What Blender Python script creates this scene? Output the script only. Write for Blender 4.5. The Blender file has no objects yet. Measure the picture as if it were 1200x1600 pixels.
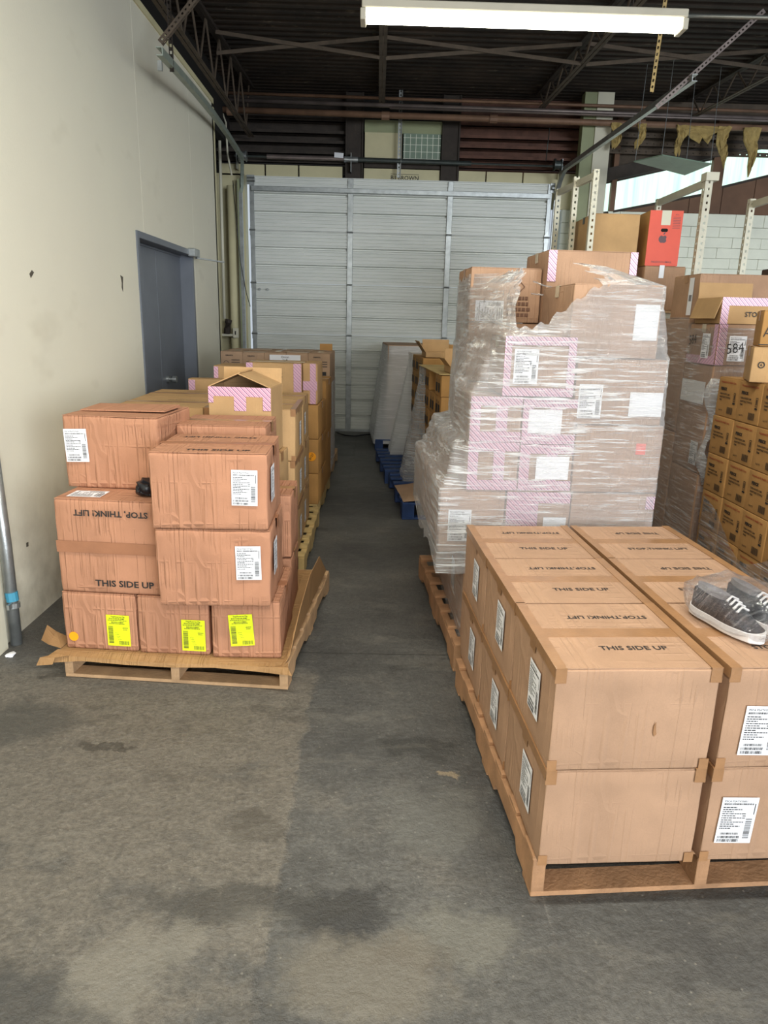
import bpy, bmesh, math, random
from mathutils import Vector, Matrix, noise

random.seed(7)
sc = bpy.context.scene
COL = sc.collection
D = bpy.data

# ---------------------------------------------------------------- camera
def cam_matrix(th, ya, ro, h):
    cy, sy = math.cos(ya), math.sin(ya)
    fwd = Vector((sy*math.cos(th), cy*math.cos(th), -math.sin(th)))
    r = Vector((cy, -sy, 0)); d = fwd.cross(r)
    c, s = math.cos(ro), math.sin(ro)
    r2 = c*r - s*d; d2 = s*r + c*d
    m = Matrix((r2, -d2, -fwd)).transposed().to_4x4()
    m.translation = Vector((0, 0, h))
    return m
cam = D.cameras.new('camera'); cam_o = D.objects.new('camera', cam); COL.objects.link(cam_o)
cam.sensor_fit = 'VERTICAL'; cam.sensor_height = 36; cam.lens = 1111.02/1600*36
cam.clip_start = .05; cam.clip_end = 200
cam_o.matrix_world = cam_matrix(.265095, .0157789, .0252153, 1.6)
sc.camera = cam_o

# ---------------------------------------------------------------- world, lights, exposure
w = D.worlds.new('overcast_sky'); sc.world = w; w.use_nodes = True
bg = w.node_tree.nodes['Background']
bg.inputs[0].default_value = (.80, .90, 1, 1); bg.inputs[1].default_value = .62

def area(name, loc, aim, sx, sy, power, color):
    l = D.lights.new(name, 'AREA'); l.shape = 'RECTANGLE'; l.size = sx; l.size_y = sy
    l.energy = power; l.color = color
    o = D.objects.new(name, l); COL.objects.link(o); o.location = loc
    o.rotation_euler = (Vector(aim) - Vector(loc)).to_track_quat('-Z', 'Y').to_euler()
    return o
area('dock_door_daylight', (8.6, -13.0, 2.7), (.6, 4, 1.2), 8.0, 5.0, 2600, (.89, .95, 1))
area('overhead_fill_near', (.3, 1.5, 3.85), (.3, 1.5, 0), 2.4, .2, 130, (1, .97, .86))  # added fill above the frame, evens the upper wall and lifts carton tops
area('overhead_fill_behind', (.3, -2.3, 3.75), (.3, -2.3, 0), 2.4, .2, 200, (1, .97, .88))  # unseen fill light added behind the camera to brighten the cream wall
area('overhead_fill_side', (6.5, 5.2, 3.75), (6.5, 5.2, 0), 2.4, .2, 120, (1, .96, .80))  # extra area light out of view on the right, put in for general brightness
vs = sc.view_settings
vs.view_transform = 'Standard'; vs.look = 'None'; vs.gamma = 1; vs.exposure = 0.12; vs.use_curve_mapping = False

# ---------------------------------------------------------------- materials
def srgb(r, g, b):
    f = lambda c: c/12.92 if c <= .04045 else ((c+.055)/1.055)**2.4
    return (f(r/255), f(g/255), f(b/255), 1)
class NT:
    def __init__(s, name):
        s.m = D.materials.new(name); s.m.use_nodes = True; s.t = s.m.node_tree
        s.b = s.t.nodes['Principled BSDF']; s.out = s.t.nodes['Material Output']
    def n(s, ty, **kw):
        nd = s.t.nodes.new(ty)
        for k, v in kw.items():
            if k.startswith('_'):
                key = k[1:]; key = int(key) if key.isdigit() else key.replace('_', ' ')
                if hasattr(v, 'is_output'): s.t.links.new(v, nd.inputs[key])
                else: nd.inputs[key].default_value = v
            else: setattr(nd, k, v)
        return nd
    def link(s, a, b): s.t.links.new(a, b)
    def mix(s, fac, a, b, mode='MIX'):
        nd = s.t.nodes.new('ShaderNodeMix'); nd.data_type = 'RGBA'; nd.blend_type = mode
        for i, v in ((0, fac), (6, a), (7, b)):
            if hasattr(v, 'is_output'): s.link(v, nd.inputs[i])
            else: nd.inputs[i].default_value = v
        return nd.outputs[2]
    def math(s, op, a, b=0.0, clamp=False):
        nd = s.t.nodes.new('ShaderNodeMath'); nd.operation = op; nd.use_clamp = clamp
        for i, v in ((0, a), (1, b)):
            if hasattr(v, 'is_output'): s.link(v, nd.inputs[i])
            else: nd.inputs[i].default_value = v
        return nd.outputs[0]
    def ramp(s, fac, lo, hi):
        nd = s.n('ShaderNodeMapRange', _0=fac, _1=lo, _2=hi); nd.clamp = True
        return nd.outputs[0]
    def map(s, co, sc_=(1, 1, 1), rot=(0, 0, 0)):
        nd = s.n('ShaderNodeMapping', _Vector=co, _Scale=sc_, _Rotation=rot); return nd.outputs[0]
    def noise(s, co, scale, detail=4, rough=.55):
        return s.n('ShaderNodeTexNoise', _Vector=co, _Scale=scale, _Detail=detail, _Roughness=rough).outputs[0]
    def bump(s, h, strength, dist=.01):
        return s.n('ShaderNodeBump', _Height=h, _Strength=strength, _Distance=dist).outputs[0]
    def objco(s): return s.n('ShaderNodeTexCoord').outputs['Object']
    def pos(s): return s.n('ShaderNodeNewGeometry').outputs['Position']
    def set(s, color=None, rough=None, metal=None, normal=None, spec=None):
        for k, v in (('Base Color', color), ('Roughness', rough), ('Metallic', metal), ('Normal', normal), ('Specular IOR Level', spec)):
            if v is None: continue
            if hasattr(v, 'is_output'): s.link(v, s.b.inputs[k])
            else: s.b.inputs[k].default_value = v
        return s.m
M = {}
def plain(name, col, rough=.6, metal=0, var=.12, scale=6, bump=0):
    n = NT(name); co = n.objco()
    f = n.noise(co, scale, 5)
    a = tuple(c*(1-var) for c in col[:3])+(1,); b = tuple(min(1, c*(1+var)) for c in col[:3])+(1,)
    c = n.mix(n.ramp(f, .3, .7), a, b)
    nm = n.bump(n.noise(co, scale*9, 4), bump) if bump else None
    M[name] = n.set(c, rough, metal, nm); return M[name]
def kraft(name, col, crease=.25, var=.10):
    n = NT(name); co = n.objco()
    big = n.noise(co, 5, 4); fine = n.noise(co, 320, 2)
    a = tuple(c*(1-var) for c in col[:3])+(1,); b = tuple(min(1, c*(1+var)) for c in col[:3])+(1,)
    c = n.mix(n.ramp(big, .35, .65), a, b)
    c = n.mix(n.math('MULTIPLY', n.ramp(fine, .35, .75), .22), c, tuple(x*.6 for x in col[:3])+(1,))
    rnd = n.n('ShaderNodeObjectInfo').outputs['Random']
    c = n.mix(n.math('MULTIPLY', rnd, .16), c, tuple(x*.72 for x in col[:3])+(1,))
    # soft vertical flute marks and creases as fine relief
    fl = n.noise(n.map(co, (26, 26, .9)), 1, 2)
    cr = n.noise(n.map(co, (3.2, 3.2, 2.2), (.4, .3, .2)), 1.6, 2, .4)
    ridge = n.math('SUBTRACT', 1, n.math('MULTIPLY', n.math('ABSOLUTE', n.math('SUBTRACT', cr, .5)), 16), True)
    def creases(sc_, k, lvl, w_):
        v_ = n.noise(n.map(co, sc_), 1, 1, .5)
        msk = n.ramp(n.noise(co, k*.7, 2), .40, .54)
        return n.math('MULTIPLY', n.math('SUBTRACT', 1, n.math('MULTIPLY', n.math('ABSOLUTE', n.math('SUBTRACT', v_, lvl)), w_), True), msk)
    vr = n.math('MAXIMUM', creases((17, .5, .3), 4.1, .5, 15), creases((.5, 17, .3), 5.3, .5, 15))
    vr2 = n.math('MAXIMUM', creases((37, .5, .4), 6.7, .47, 12), creases((.8, .8, 9), 3.3, .52, 18))
    ridge = n.math('MAXIMUM', n.math('MULTIPLY', ridge, .5), n.math('MAXIMUM', vr, n.math('MULTIPLY', vr2, .7)))
    c = n.mix(n.math('MULTIPLY', ridge, crease*.34), c, tuple(min(1, x*1.32) for x in col[:3])+(1,))
    h = n.math('ADD', n.math('MULTIPLY', fl, .55), n.math('MULTIPLY', ridge, crease*2.4))
    h = n.math('ADD', h, n.math('MULTIPLY', fine, .10))
    M[name] = n.set(c, .78, 0, n.bump(h, .40+.45*crease, .006), .25); return M[name]
kraft('kraft_pale', srgb(172, 138, 112), .42)
kraft('kraft_red', srgb(176, 127, 99), .7)
kraft('kraft_tan', srgb(188, 152, 108), .15)
kraft('kraft_gold', srgb(180, 136, 82), .08)
kraft('kraft_grey', srgb(178, 148, 122), .2)
kraft('kraft_paper', srgb(158, 122, 82), .5)
plain('flap_inside', srgb(150, 110, 75), .85, 0, .1)
plain('tape_kraft', srgb(152, 104, 76), .35, 0, .1, 12, .1)
plain('tape_brown', srgb(152, 113, 78), .28, 0, .15, 12, .1)
plain('tape_clear', srgb(205, 190, 165), .18, 0, .15, 20, .3)
plain('paper', srgb(232, 233, 238), .6, 0, .02)
plain('paper_yellow', srgb(226, 240, 30), .55, 0, .03)
plain('ink', srgb(38, 36, 36), .6, 0, .1)
plain('print_brown', srgb(112, 80, 62), .7, 0, .1)
plain('ink_red', srgb(150, 48, 30), .6, 0, .1)
plain('orange_sticker', srgb(255, 165, 20), .5, 0, .03)
plain('wood', srgb(180, 146, 110), .75, 0, .22, 9, .3)
plain('wood_brown', srgb(164, 124, 90), .78, 0, .25, 9, .35)
plain('wood_yellow', srgb(186, 160, 108), .75, 0, .22, 9, .3)
plain('blue_paint', srgb(32, 58, 105), .6, 0, .3, 8, .3)
plain('galvanised', srgb(168, 172, 172), .38, .75, .18, 14, .1)
plain('galv_green', srgb(150, 160, 150), .45, .3, .15, 10)
plain('track_dark', srgb(70, 76, 74), .45, .5, .2, 10)
plain('steel_dark', srgb(58, 50, 44), .7, .2, .3, 7, .2)
plain('girt_red', srgb(98, 66, 54), .75, .1, .3, 7, .2)
plain('steel_rust', srgb(86, 74, 62), .75, .1, .3, 7, .2)
plain('pipe_rust', srgb(128, 98, 78), .6, .2, .25, 5, .2)
plain('pipe_metal', srgb(128, 116, 112), .45, .5, .25, 5)
plain('cream', srgb(206, 198, 160), .6, 0, .08, 3, .05)
plain('joint', srgb(182, 174, 150), .8, 0, .1)
plain('cream_pale', srgb(216, 212, 192), .6, 0, .06, 3)
plain('green_trim', srgb(150, 156, 120), .6, 0, .1, 3)
plain('dark_void', srgb(24, 20, 17), .95, 0, .3, 3)
plain('door_grey', srgb(102, 107, 116), .45, 0, .10, 3)
plain('black_plastic', srgb(24, 26, 32), .3, 0, .2)
plain('white_enamel', srgb(205, 198, 180), .5, 0, .05)
plain('rack_white', srgb(196, 192, 174), .5, .1, .08, 8)
plain('red_card', srgb(226, 92, 72), .6, 0, .05, 5)
plain('logo_grey', srgb(98, 72, 78), .6, 0, .02)
plain('block_paint', srgb(236, 239, 224), .75, 0, .07, 3, .4)
plain('mortar', srgb(196, 200, 184), .9, 0, .1)
plain('siding_brown', srgb(112, 82, 62), .7, .1, .2, 3)
plain('insulation', srgb(176, 152, 96), .95, 0, .25, 14, .6)
plain('sheet_green', srgb(120, 140, 122), .4, 0, .1)
plain('rubble', srgb(92, 86, 74), .95, 0, .35, 20, .8)
plain('shoe_navy', srgb(30, 32, 44), .8, 0, .25, 40, .5)
plain('shoe_white', srgb(226, 224, 224), .5, 0, .03)
plain('shoe_lining', srgb(120, 118, 122), .9, 0, .2, 30)
plain('cloth_red', srgb(150, 30, 50), .6, 0, .2)
plain('blue_mark', srgb(70, 150, 180), .6, 0, .1)

def m_ceiling():
    n = NT('deck_dark'); p = n.pos()
    f = n.noise(p, 1.6, 6, .65); g = n.noise(n.map(p, (1, 6, 6)), 5, 4, .7)
    c = n.mix(n.ramp(f, .35, .7), srgb(34, 28, 24), srgb(66, 54, 45))
    c = n.mix(n.math('MULTIPLY', n.ramp(g, .6, .8), .5), c, srgb(150, 138, 120))
    M['deck_dark'] = n.set(c, .8, .15)
m_ceiling()
def m_wall():
    n = NT('wall_cream'); p = n.pos()
    f = n.noise(p, .7, 4); g = n.noise(p, 9, 5)
    c = n.mix(n.ramp(f, .3, .7), srgb(222, 217, 200), srgb(228, 224, 205))
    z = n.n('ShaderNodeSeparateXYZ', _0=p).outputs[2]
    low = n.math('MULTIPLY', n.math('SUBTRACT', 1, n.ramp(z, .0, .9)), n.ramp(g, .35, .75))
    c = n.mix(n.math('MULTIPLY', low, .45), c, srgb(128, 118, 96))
    sm = n.ramp(n.noise(n.map(p, (1, 1.2, 2.2)), 1.3, 3), .62, .75)
    c = n.mix(n.math('MULTIPLY', sm, .18), c, srgb(150, 138, 110))
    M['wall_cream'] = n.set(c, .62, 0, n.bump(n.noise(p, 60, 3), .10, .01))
m_wall()
def m_floor():
    n = NT('floor_concrete'); p = n.pos()
    xyz = n.n('ShaderNodeSeparateXYZ', _0=p)
    x, y = xyz.outputs[0], xyz.outputs[1]
    big = n.noise(p, .9, 6, .6); mid = n.noise(p, 3.2, 7, .65); fine = n.noise(p, 55, 5, .7)
    c = n.mix(n.ramp(big, .36, .62), srgb(74, 74, 73), srgb(104, 103, 99))
    wob = n.math('MULTIPLY', n.math('SUBTRACT', n.noise(p, 4, 6, .7), .5), .16)
    edge = n.math('ADD', x, wob)
    left = n.math('SUBTRACT', 1, n.ramp(edge, -.262, -.245))
    near = n.math('SUBTRACT', 1, n.ramp(n.math('ADD', y, n.math('MULTIPLY', wob, 3)), 2.9, 3.15))
    dustm = n.math('MULTIPLY', n.math('MULTIPLY', left, near), n.ramp(n.math('ADD', mid, n.math('MULTIPLY', y, .10)), .50, .66))
    c = n.mix(n.math('MULTIPLY', dustm, .85), c, srgb(120, 114, 104))
    patch = n.math('MULTIPLY', n.ramp(mid, .52, .66), n.ramp(big, .45, .6))
    c = n.mix(n.math('MULTIPLY', patch, .6), c, srgb(124, 118, 108))
    dark = n.ramp(n.noise(n.map(p, (1.0, 1.5, 1)), 1.7, 7, .7), .57, .70)
    c = n.mix(n.math('MULTIPLY', dark, .65), c, srgb(48, 47, 46))
    sp = n.ramp(n.noise(p, 38, 2, .5), .72, .80)
    c = n.mix(n.math('MULTIPLY', sp, .35), c, srgb(150, 145, 134))
    c = n.mix(n.math('MULTIPLY', n.ramp(fine, .4, .62), .42), c, srgb(46, 45, 43))
    gr = n.noise(p, 17, 5, .75)
    c = n.mix(n.math('MULTIPLY', n.ramp(gr, .42, .68), .38), c, srgb(52, 51, 49))
    scr = n.ramp(n.noise(n.map(p, (34, 1.2, 1), (0, 0, .25)), 1, 3, .6), .70, .78)
    c = n.mix(n.math('MULTIPLY', scr, .22), c, srgb(150, 146, 138))
    gl_ = n.math('LESS_THAN', n.math('ABSOLUTE', n.math('SUBTRACT', n.math('ADD', y, n.math('MULTIPLY', wob, .12)), 3.21)), .0035)
    c = n.mix(n.math('MULTIPLY', n.math('MULTIPLY', gl_, n.math('GREATER_THAN', x, -.45)), .75), c, srgb(34, 33, 31))
    cell = n.n('ShaderNodeTexVoronoi', _Vector=n.map(p, (1, 1, 0)), _Scale=26).outputs[0]
    c = n.mix(n.math('MULTIPLY', n.math('SUBTRACT', 1, n.ramp(cell, .03, .12)), .5), c, srgb(150, 146, 136))
    warp = n.n('ShaderNodeVectorMath', operation='SCALE', _0=n.n('ShaderNodeTexNoise', _Vector=p, _Scale=6.0, _Detail=6.0, _Roughness=.7).outputs[1], _Scale=.34)
    pw = n.n('ShaderNodeVectorMath', operation='ADD', _0=p, _1=warp.outputs[0]).outputs[0]
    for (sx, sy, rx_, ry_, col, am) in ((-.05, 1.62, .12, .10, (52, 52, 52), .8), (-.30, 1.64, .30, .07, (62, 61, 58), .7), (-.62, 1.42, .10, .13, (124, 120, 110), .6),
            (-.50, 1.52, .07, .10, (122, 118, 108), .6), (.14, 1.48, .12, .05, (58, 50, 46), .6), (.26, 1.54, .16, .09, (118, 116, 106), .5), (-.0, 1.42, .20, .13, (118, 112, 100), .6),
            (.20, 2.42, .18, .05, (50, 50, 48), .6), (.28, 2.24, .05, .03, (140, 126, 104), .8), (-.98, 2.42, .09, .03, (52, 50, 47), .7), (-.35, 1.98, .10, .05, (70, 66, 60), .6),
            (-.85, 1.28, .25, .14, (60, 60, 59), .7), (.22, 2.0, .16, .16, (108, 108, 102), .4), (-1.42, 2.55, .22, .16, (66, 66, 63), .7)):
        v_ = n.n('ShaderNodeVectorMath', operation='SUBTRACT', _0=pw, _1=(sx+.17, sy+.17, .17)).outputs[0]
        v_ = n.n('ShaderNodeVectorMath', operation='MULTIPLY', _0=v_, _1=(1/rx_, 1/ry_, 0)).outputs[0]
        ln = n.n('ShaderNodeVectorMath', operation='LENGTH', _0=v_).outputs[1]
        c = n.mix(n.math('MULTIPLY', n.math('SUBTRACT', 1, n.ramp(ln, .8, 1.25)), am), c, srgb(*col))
    smear = n.ramp(n.noise(n.map(p, (.9, 2.6, 1), (0, 0, .4)), 2.3, 6, .72), .55, .66)
    c = n.mix(n.math('MULTIPLY', smear, .2), c, srgb(138, 134, 124))
    r = n.ramp(mid, .2, .8); r = n.math('ADD', n.math('MULTIPLY', r, .22), .42)
    h = n.math('ADD', n.math('MULTIPLY', fine, .4), mid)
    h = n.math('ADD', h, n.math('MULTIPLY', left, .25))
    h = n.math('ADD', h, n.math('MULTIPLY', gr, .5))
    M['floor_concrete'] = n.set(c, r, 0, n.bump(h, .7, .02), .45)
m_floor()
def m_gdoor():
    n = NT('door_enamel'); p = n.pos()
    g = n.noise(n.map(p, (.6, 1, 5)), 3, 5, .7)
    c = n.mix(n.ramp(g, .4, .8), srgb(224, 226, 221), srgb(208, 212, 206))
    M['door_enamel'] = n.set(c, .5, .05)
m_gdoor()
def m_pink():
    n = NT('pink_tape'); co = n.objco()
    s = n.n('ShaderNodeSeparateXYZ', _0=co)
    d = n.math('ADD', n.math('ADD', s.outputs[0], n.math('MULTIPLY', s.outputs[1], .7)), s.outputs[2])
    ph = n.math('FRACT', n.math('MULTIPLY', d, 38))
    st = n.math('LESS_THAN', ph, .22)
    c = n.mix(st, srgb(216, 184, 200), srgb(140, 76, 120))
    ph2 = n.math('LESS_THAN', n.math('ABSOLUTE', n.math('SUBTRACT', ph, .55)), .07)
    c = n.mix(ph2, c, srgb(190, 104, 136))
    M['pink_tape'] = n.set(c, .35)
m_pink()
def emit(name, col, st):
    n = NT(name); e = n.n('ShaderNodeEmission', _0=col, _1=st); n.link(e.outputs[0], n.out.inputs[0]); M[name] = n.m
emit('tube_glow', (1, .98, .80, 1), 22)
def m_trans():
    n = NT('translucent_panel'); p = n.pos()
    g = n.noise(n.map(p, (7, 1, .4)), 2, 3)
    c = n.mix(n.ramp(g, .3, .7), (.50, .88, .70, 1), (.84, 1, .92, 1))
    e = n.n('ShaderNodeEmission', _0=c, _1=1.3); n.link(e.outputs[0], n.out.inputs[0]); M['translucent_panel'] = n.m
m_trans()
def film(name, haze, streak, tint, gl=.5, skew=.25, rough=.16, dist=.012):
    """clear stretch film: see-through, hazy along stretched streaks, glossy."""
    n = NT(name); uv = n.n('ShaderNodeTexCoord').outputs['UV']
    a = n.noise(n.map(uv, (1.6, 46, 1), (0, 0, skew)), 1.6, 5, .68)
    b = n.noise(n.map(uv, (2.5, 30, 1), (0, 0, -skew*1.6)), 1.5, 5, .65)
    big = n.noise(uv, 2.1, 3)
    st = n.math('MULTIPLY', n.ramp(n.math('MAXIMUM', a, b), .53, .72), n.ramp(big, .30, .62))
    fac = n.math('ADD', haze, n.math('MULTIPLY', st, streak), True)
    tr = n.n('ShaderNodeBsdfTransparent', _0=tint)
    dif = n.n('ShaderNodeBsdfDiffuse', _0=(.95, .96, .98, 1), _1=.5)
    m1 = n.n('ShaderNodeMixShader', _0=fac); n.link(tr.outputs[0], m1.inputs[1]); n.link(dif.outputs[0], m1.inputs[2])
    wr = n.noise(n.map(uv, (7, 60, 1), (0, 0, skew*.7)), 1.3, 4, .6)
    hh = n.math('ADD', n.math('MULTIPLY', a, .8), n.math('ADD', n.math('MULTIPLY', wr, .5), n.math('MULTIPLY', b, .6)))
    bm = n.bump(hh, .9, dist)
    gls = n.n('ShaderNodeBsdfGlossy', _0=(1, 1, 1, 1), _Roughness=rough, _Normal=bm)
    lw = n.n('ShaderNodeLayerWeight', _0=.35, _Normal=bm).outputs[0]
    gf = n.math('ADD', n.math('MULTIPLY', n.math('ADD', n.math('MULTIPLY', lw, .6), .06), gl), n.math('MULTIPLY', st, gl*.55), True)
    m2 = n.n('ShaderNodeMixShader', _0=gf); n.link(m1.outputs[0], m2.inputs[1]); n.link(gls.outputs[0], m2.inputs[2])
    n.link(m2.outputs[0], n.out.inputs[0]); M[name] = n.m
film('film_clear', .17, .98, (.95, .95, .95, 1), .95, rough=.24, dist=.035)
film('film_thick', .20, .45, (.80, .80, .80, 1), .40)
film('film_grey', .07, .50, (.84, .83, .81, 1), .36, .12)
film('film_pale', .44, .45, (.88, .9, .88, 1), .4)
film('film_bag', .0, .22, (.97, .97, .98, 1), .8)

# ---------------------------------------------------------------- mesh helpers
class MB:
    def __init__(s): s.v = []; s.f = []; s.mi = []; s.uv = None
    def quad(s, pts, mi=0):
        i = len(s.v); s.v += [tuple(p) for p in pts]; s.f.append(tuple(range(i, i+len(pts)))); s.mi.append(mi); return s
    def box(s, x0, x1, y0, y1, z0, z1, mi=0, mat=None):
        c = [(x0, y0, z0), (x1, y0, z0), (x1, y1, z0), (x0, y1, z0), (x0, y0, z1), (x1, y0, z1), (x1, y1, z1), (x0, y1, z1)]
        if mat is not None: c = [tuple(mat @ Vector(p)) for p in c]
        i = len(s.v); s.v += c
        for q in ((3, 2, 1, 0), (4, 5, 6, 7), (0, 1, 5, 4), (1, 2, 6, 5), (2, 3, 7, 6), (3, 0, 4, 7)):
            s.f.append(tuple(i+k for k in q)); s.mi.append(mi)
        return s
    def sweep(s, path, prof, mi=0, up=(0, 0, 1), closed=True, caps=True):
        """sweep a 2-D profile (side, up) along a polyline."""
        P = [Vector(p) for p in path]; n = len(prof); base = len(s.v)
        for k, p in enumerate(P):
            t = (P[min(k+1, len(P)-1)] - P[max(k-1, 0)]).normalized()
            u0 = Vector(up)
            if abs(t.dot(u0)) > .98: u0 = Vector((0, 1, 0)) if abs(t.y) < .9 else Vector((1, 0, 0))
            sd = t.cross(u0).normalized(); u = sd.cross(t)
            for a, b in prof: s.v.append(tuple(p + sd*a + u*b))
        for k in range(len(P)-1):
            for j in range(n if closed else n-1):
                a = base+k*n+j; b = base+k*n+(j+1) % n
                s.f.append((a, b, b+n, a+n)); s.mi.append(mi)
        if caps and closed:
            s.f.append(tuple(base+j for j in range(n))[::-1]); s.mi.append(mi)
            s.f.append(tuple(base+(len(P)-1)*n+j for j in range(n))); s.mi.append(mi)
        return s
    def tube(s, path, r, seg=8, mi=0):
        return s.sweep(path, [(r*math.cos(2*math.pi*k/seg), r*math.sin(2*math.pi*k/seg)) for k in range(seg)], mi)
    def bar(s, a, b, w_, h_, mi=0):
        return s.sweep([a, b], [(-w_/2, -h_/2), (w_/2, -h_/2), (w_/2, h_/2), (-w_/2, h_/2)], mi)
    def prism(s, pts, z0, z1, mi=0):
        i = len(s.v); n = len(pts)
        s.v += [(x, y, z0) for x, y in pts] + [(x, y, z1) for x, y in pts]
        s.f.append(tuple(i+k for k in range(n))[::-1]); s.f.append(tuple(i+n+k for k in range(n))); s.mi += [mi, mi]
        for k in range(n):
            s.f.append((i+k, i+(k+1) % n, i+n+(k+1) % n, i+n+k)); s.mi.append(mi)
        return s
    def mesh(s, name, mats, smooth=False):
        me = D.meshes.new(name); me.from_pydata(s.v, [], s.f)
        for m in mats: me.materials.append(M[m])
        for p, k in zip(me.polygons, s.mi): p.material_index = k; p.use_smooth = smooth
        me.update(); return me
    def obj(s, name, mats, parent=None, smooth=False, bevel=0, **props):
        mats = [mats] if isinstance(mats, str) else mats
        return put(name, s.mesh(name, mats, smooth), parent, bevel=bevel, **props)
def put(name, me, parent=None, mat=None, bevel=0, **props):
    o = D.objects.new(name, me); COL.objects.link(o)
    if parent is not None: o.parent = parent
    if mat is not None: o.matrix_local = mat
    if bevel:
        b = o.modifiers.new('edge', 'BEVEL'); b.width = bevel; b.segments = 1; b.limit_method = 'ANGLE'
    for k, v in props.items(): o[k] = v
    return o
def thing(name, label, cat, loc=(0, 0, 0), rz=0, group=None):
    o = D.objects.new(name, None); COL.objects.link(o); o.empty_display_size = .05
    o.location = loc; o.rotation_euler = (0, 0, rz); o['label'] = label; o['category'] = cat
    if group: o['group'] = group
    return o
def tag(o, label, cat, group=None):
    o['label'] = label; o['category'] = cat
    if group: o['group'] = group
    return o
def struct(o): o['kind'] = 'structure'; return o
RX = lambda d: Matrix.Rotation(math.radians(d), 4, 'X')
RY = lambda d: Matrix.Rotation(math.radians(d), 4, 'Y')
RZ = lambda d: Matrix.Rotation(math.radians(d), 4, 'Z')
T = lambda x, y, z: Matrix.Translation((x, y, z))
_txt = {}
def text_geo(s, size, bold=.0, spacing=1.0, sx=1.0):
    key = (s, size, bold, spacing, sx)
    if key not in _txt:
        cu = D.curves.new('t', 'FONT'); cu.body = s; cu.size = size; cu.align_x = 'CENTER'; cu.align_y = 'CENTER'
        cu.resolution_u = 2; cu.offset = bold; cu.space_character = spacing
        o = D.objects.new('t', cu); COL.objects.link(o)
        dg = bpy.context.evaluated_depsgraph_get(); me = D.meshes.new_from_object(o.evaluated_get(dg))
        D.objects.remove(o); D.curves.remove(cu)
        _txt[key] = ([(v.co.x*sx, v.co.y, 0) for v in me.vertices], [tuple(p.vertices) for p in me.polygons]); D.meshes.remove(me)
    return _txt[key]
def add_text(mb, s, x, y, size, mi=0, bold=0, rot=0, z=0, sx=1.0):
    v, f = text_geo(s, size, bold, 1.0, sx); i = len(mb.v); c, sn = math.cos(rot), math.sin(rot)
    mb.v += [(x+a*c-b*sn, y+a*sn+b*c, z) for a, b, _ in v]
    for q in f: mb.f.append(tuple(i+k for k in q)); mb.mi.append(mi)
_mesh = {}
def text_mesh(s, size, bold=0, mat='ink', sx=1.0):
    key = ('t', s, size, bold, mat, sx)
    if key not in _mesh:
        mb = MB(); add_text(mb, s, 0, 0, size, 0, bold, sx=sx); _mesh[key] = mb.mesh('lettering', [mat])
    return _mesh[key]

# ---------------------------------------------------------------- printed labels (flat print on paper)
def label_mesh(kind):
    if kind in _mesh: return _mesh[kind]
    rnd = random.Random(len(kind)*7)
    mb = MB(); w_, h_ = (.105, .148)
    mb.box(-w_/2, w_/2, -h_/2, h_/2, 0, .0004, 0)
    Z = .0008
    def bars(x0, x1, y0, y1, n):
        x = x0
        while x < x1:
            bw = rnd.uniform(.0006, .0022)*(x1-x0)/.06
            mb.quad([(x, y0, Z), (min(x+bw, x1), y0, Z), (min(x+bw, x1), y1, Z), (x, y1, Z)], 1); x += bw+rnd.uniform(.0006, .0018)
    def vbars(x0, x1, y0, y1):
        y = y0
        while y < y1:
            bw = rnd.uniform(.0006, .0024)
            mb.quad([(x0, y, Z), (x1, y, Z), (x1, min(y+bw, y1), Z), (x0, min(y+bw, y1), Z)], 1); y += bw+rnd.uniform(.0006, .0018)
    def line(x0, x1, y, t=.0030):
        x = x0
        while x < x1:
            ww = rnd.uniform(.003, .011); mb.quad([(x, y, Z), (min(x+ww, x1), y, Z), (min(x+ww, x1), y+t, Z), (x, y+t, Z)], 1); x += ww+.0015
    if kind == 'ship':
        add_text(mb, 'PSCA PSATVYN01', -.012, .062, .0085, 1, .0001, z=Z)
        bars(-.045, .04, .050, .056, 0)
        for k in range(11): line(-.046, (-.006, .012, -.014, .02)[k % 4], .041-k*.0068)
        for k in (3, 4, 5): line(.014, .024, .041-k*.0068)
        bars(-.040, .012, -.046, -.039, 0); bars(-.046, .016, -.058, -.050, 0); bars(-.046, .016, -.070, -.061, 0)
        vbars(.026, .044, -.058, .008); line(.044, .0465, .02, .035)
    elif kind == 'ship_yellow':
        add_text(mb, 'ThighReserves Pkg', 0, .066, .0085, 1, .0002, z=Z)
        bars(-.04, .03, .053, .060, 0); line(-.046, .04, .047); bars(-.03, .028, .036, .043, 0); line(-.04, .03, .031)
        vbars(-.046, -.024, -.062, .022)
        for k in range(6): line(-.016+k*.003, .0+k*.003, -.012-k*.008, .0012)
        bars(.0, .046, -.068, -.050, 0); line(.02, .044, .012); line(.022, .04, .004)
    elif kind == 'plain':
        pass
    elif kind == 'small':
        vbars(-.03, .03, -.03, .0); line(-.01, .012, .022, .006)
    me = mb.mesh('shipping_label', ['paper_yellow' if 'yellow' in kind else 'paper', 'ink']); _mesh[kind] = me; return me

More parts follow.
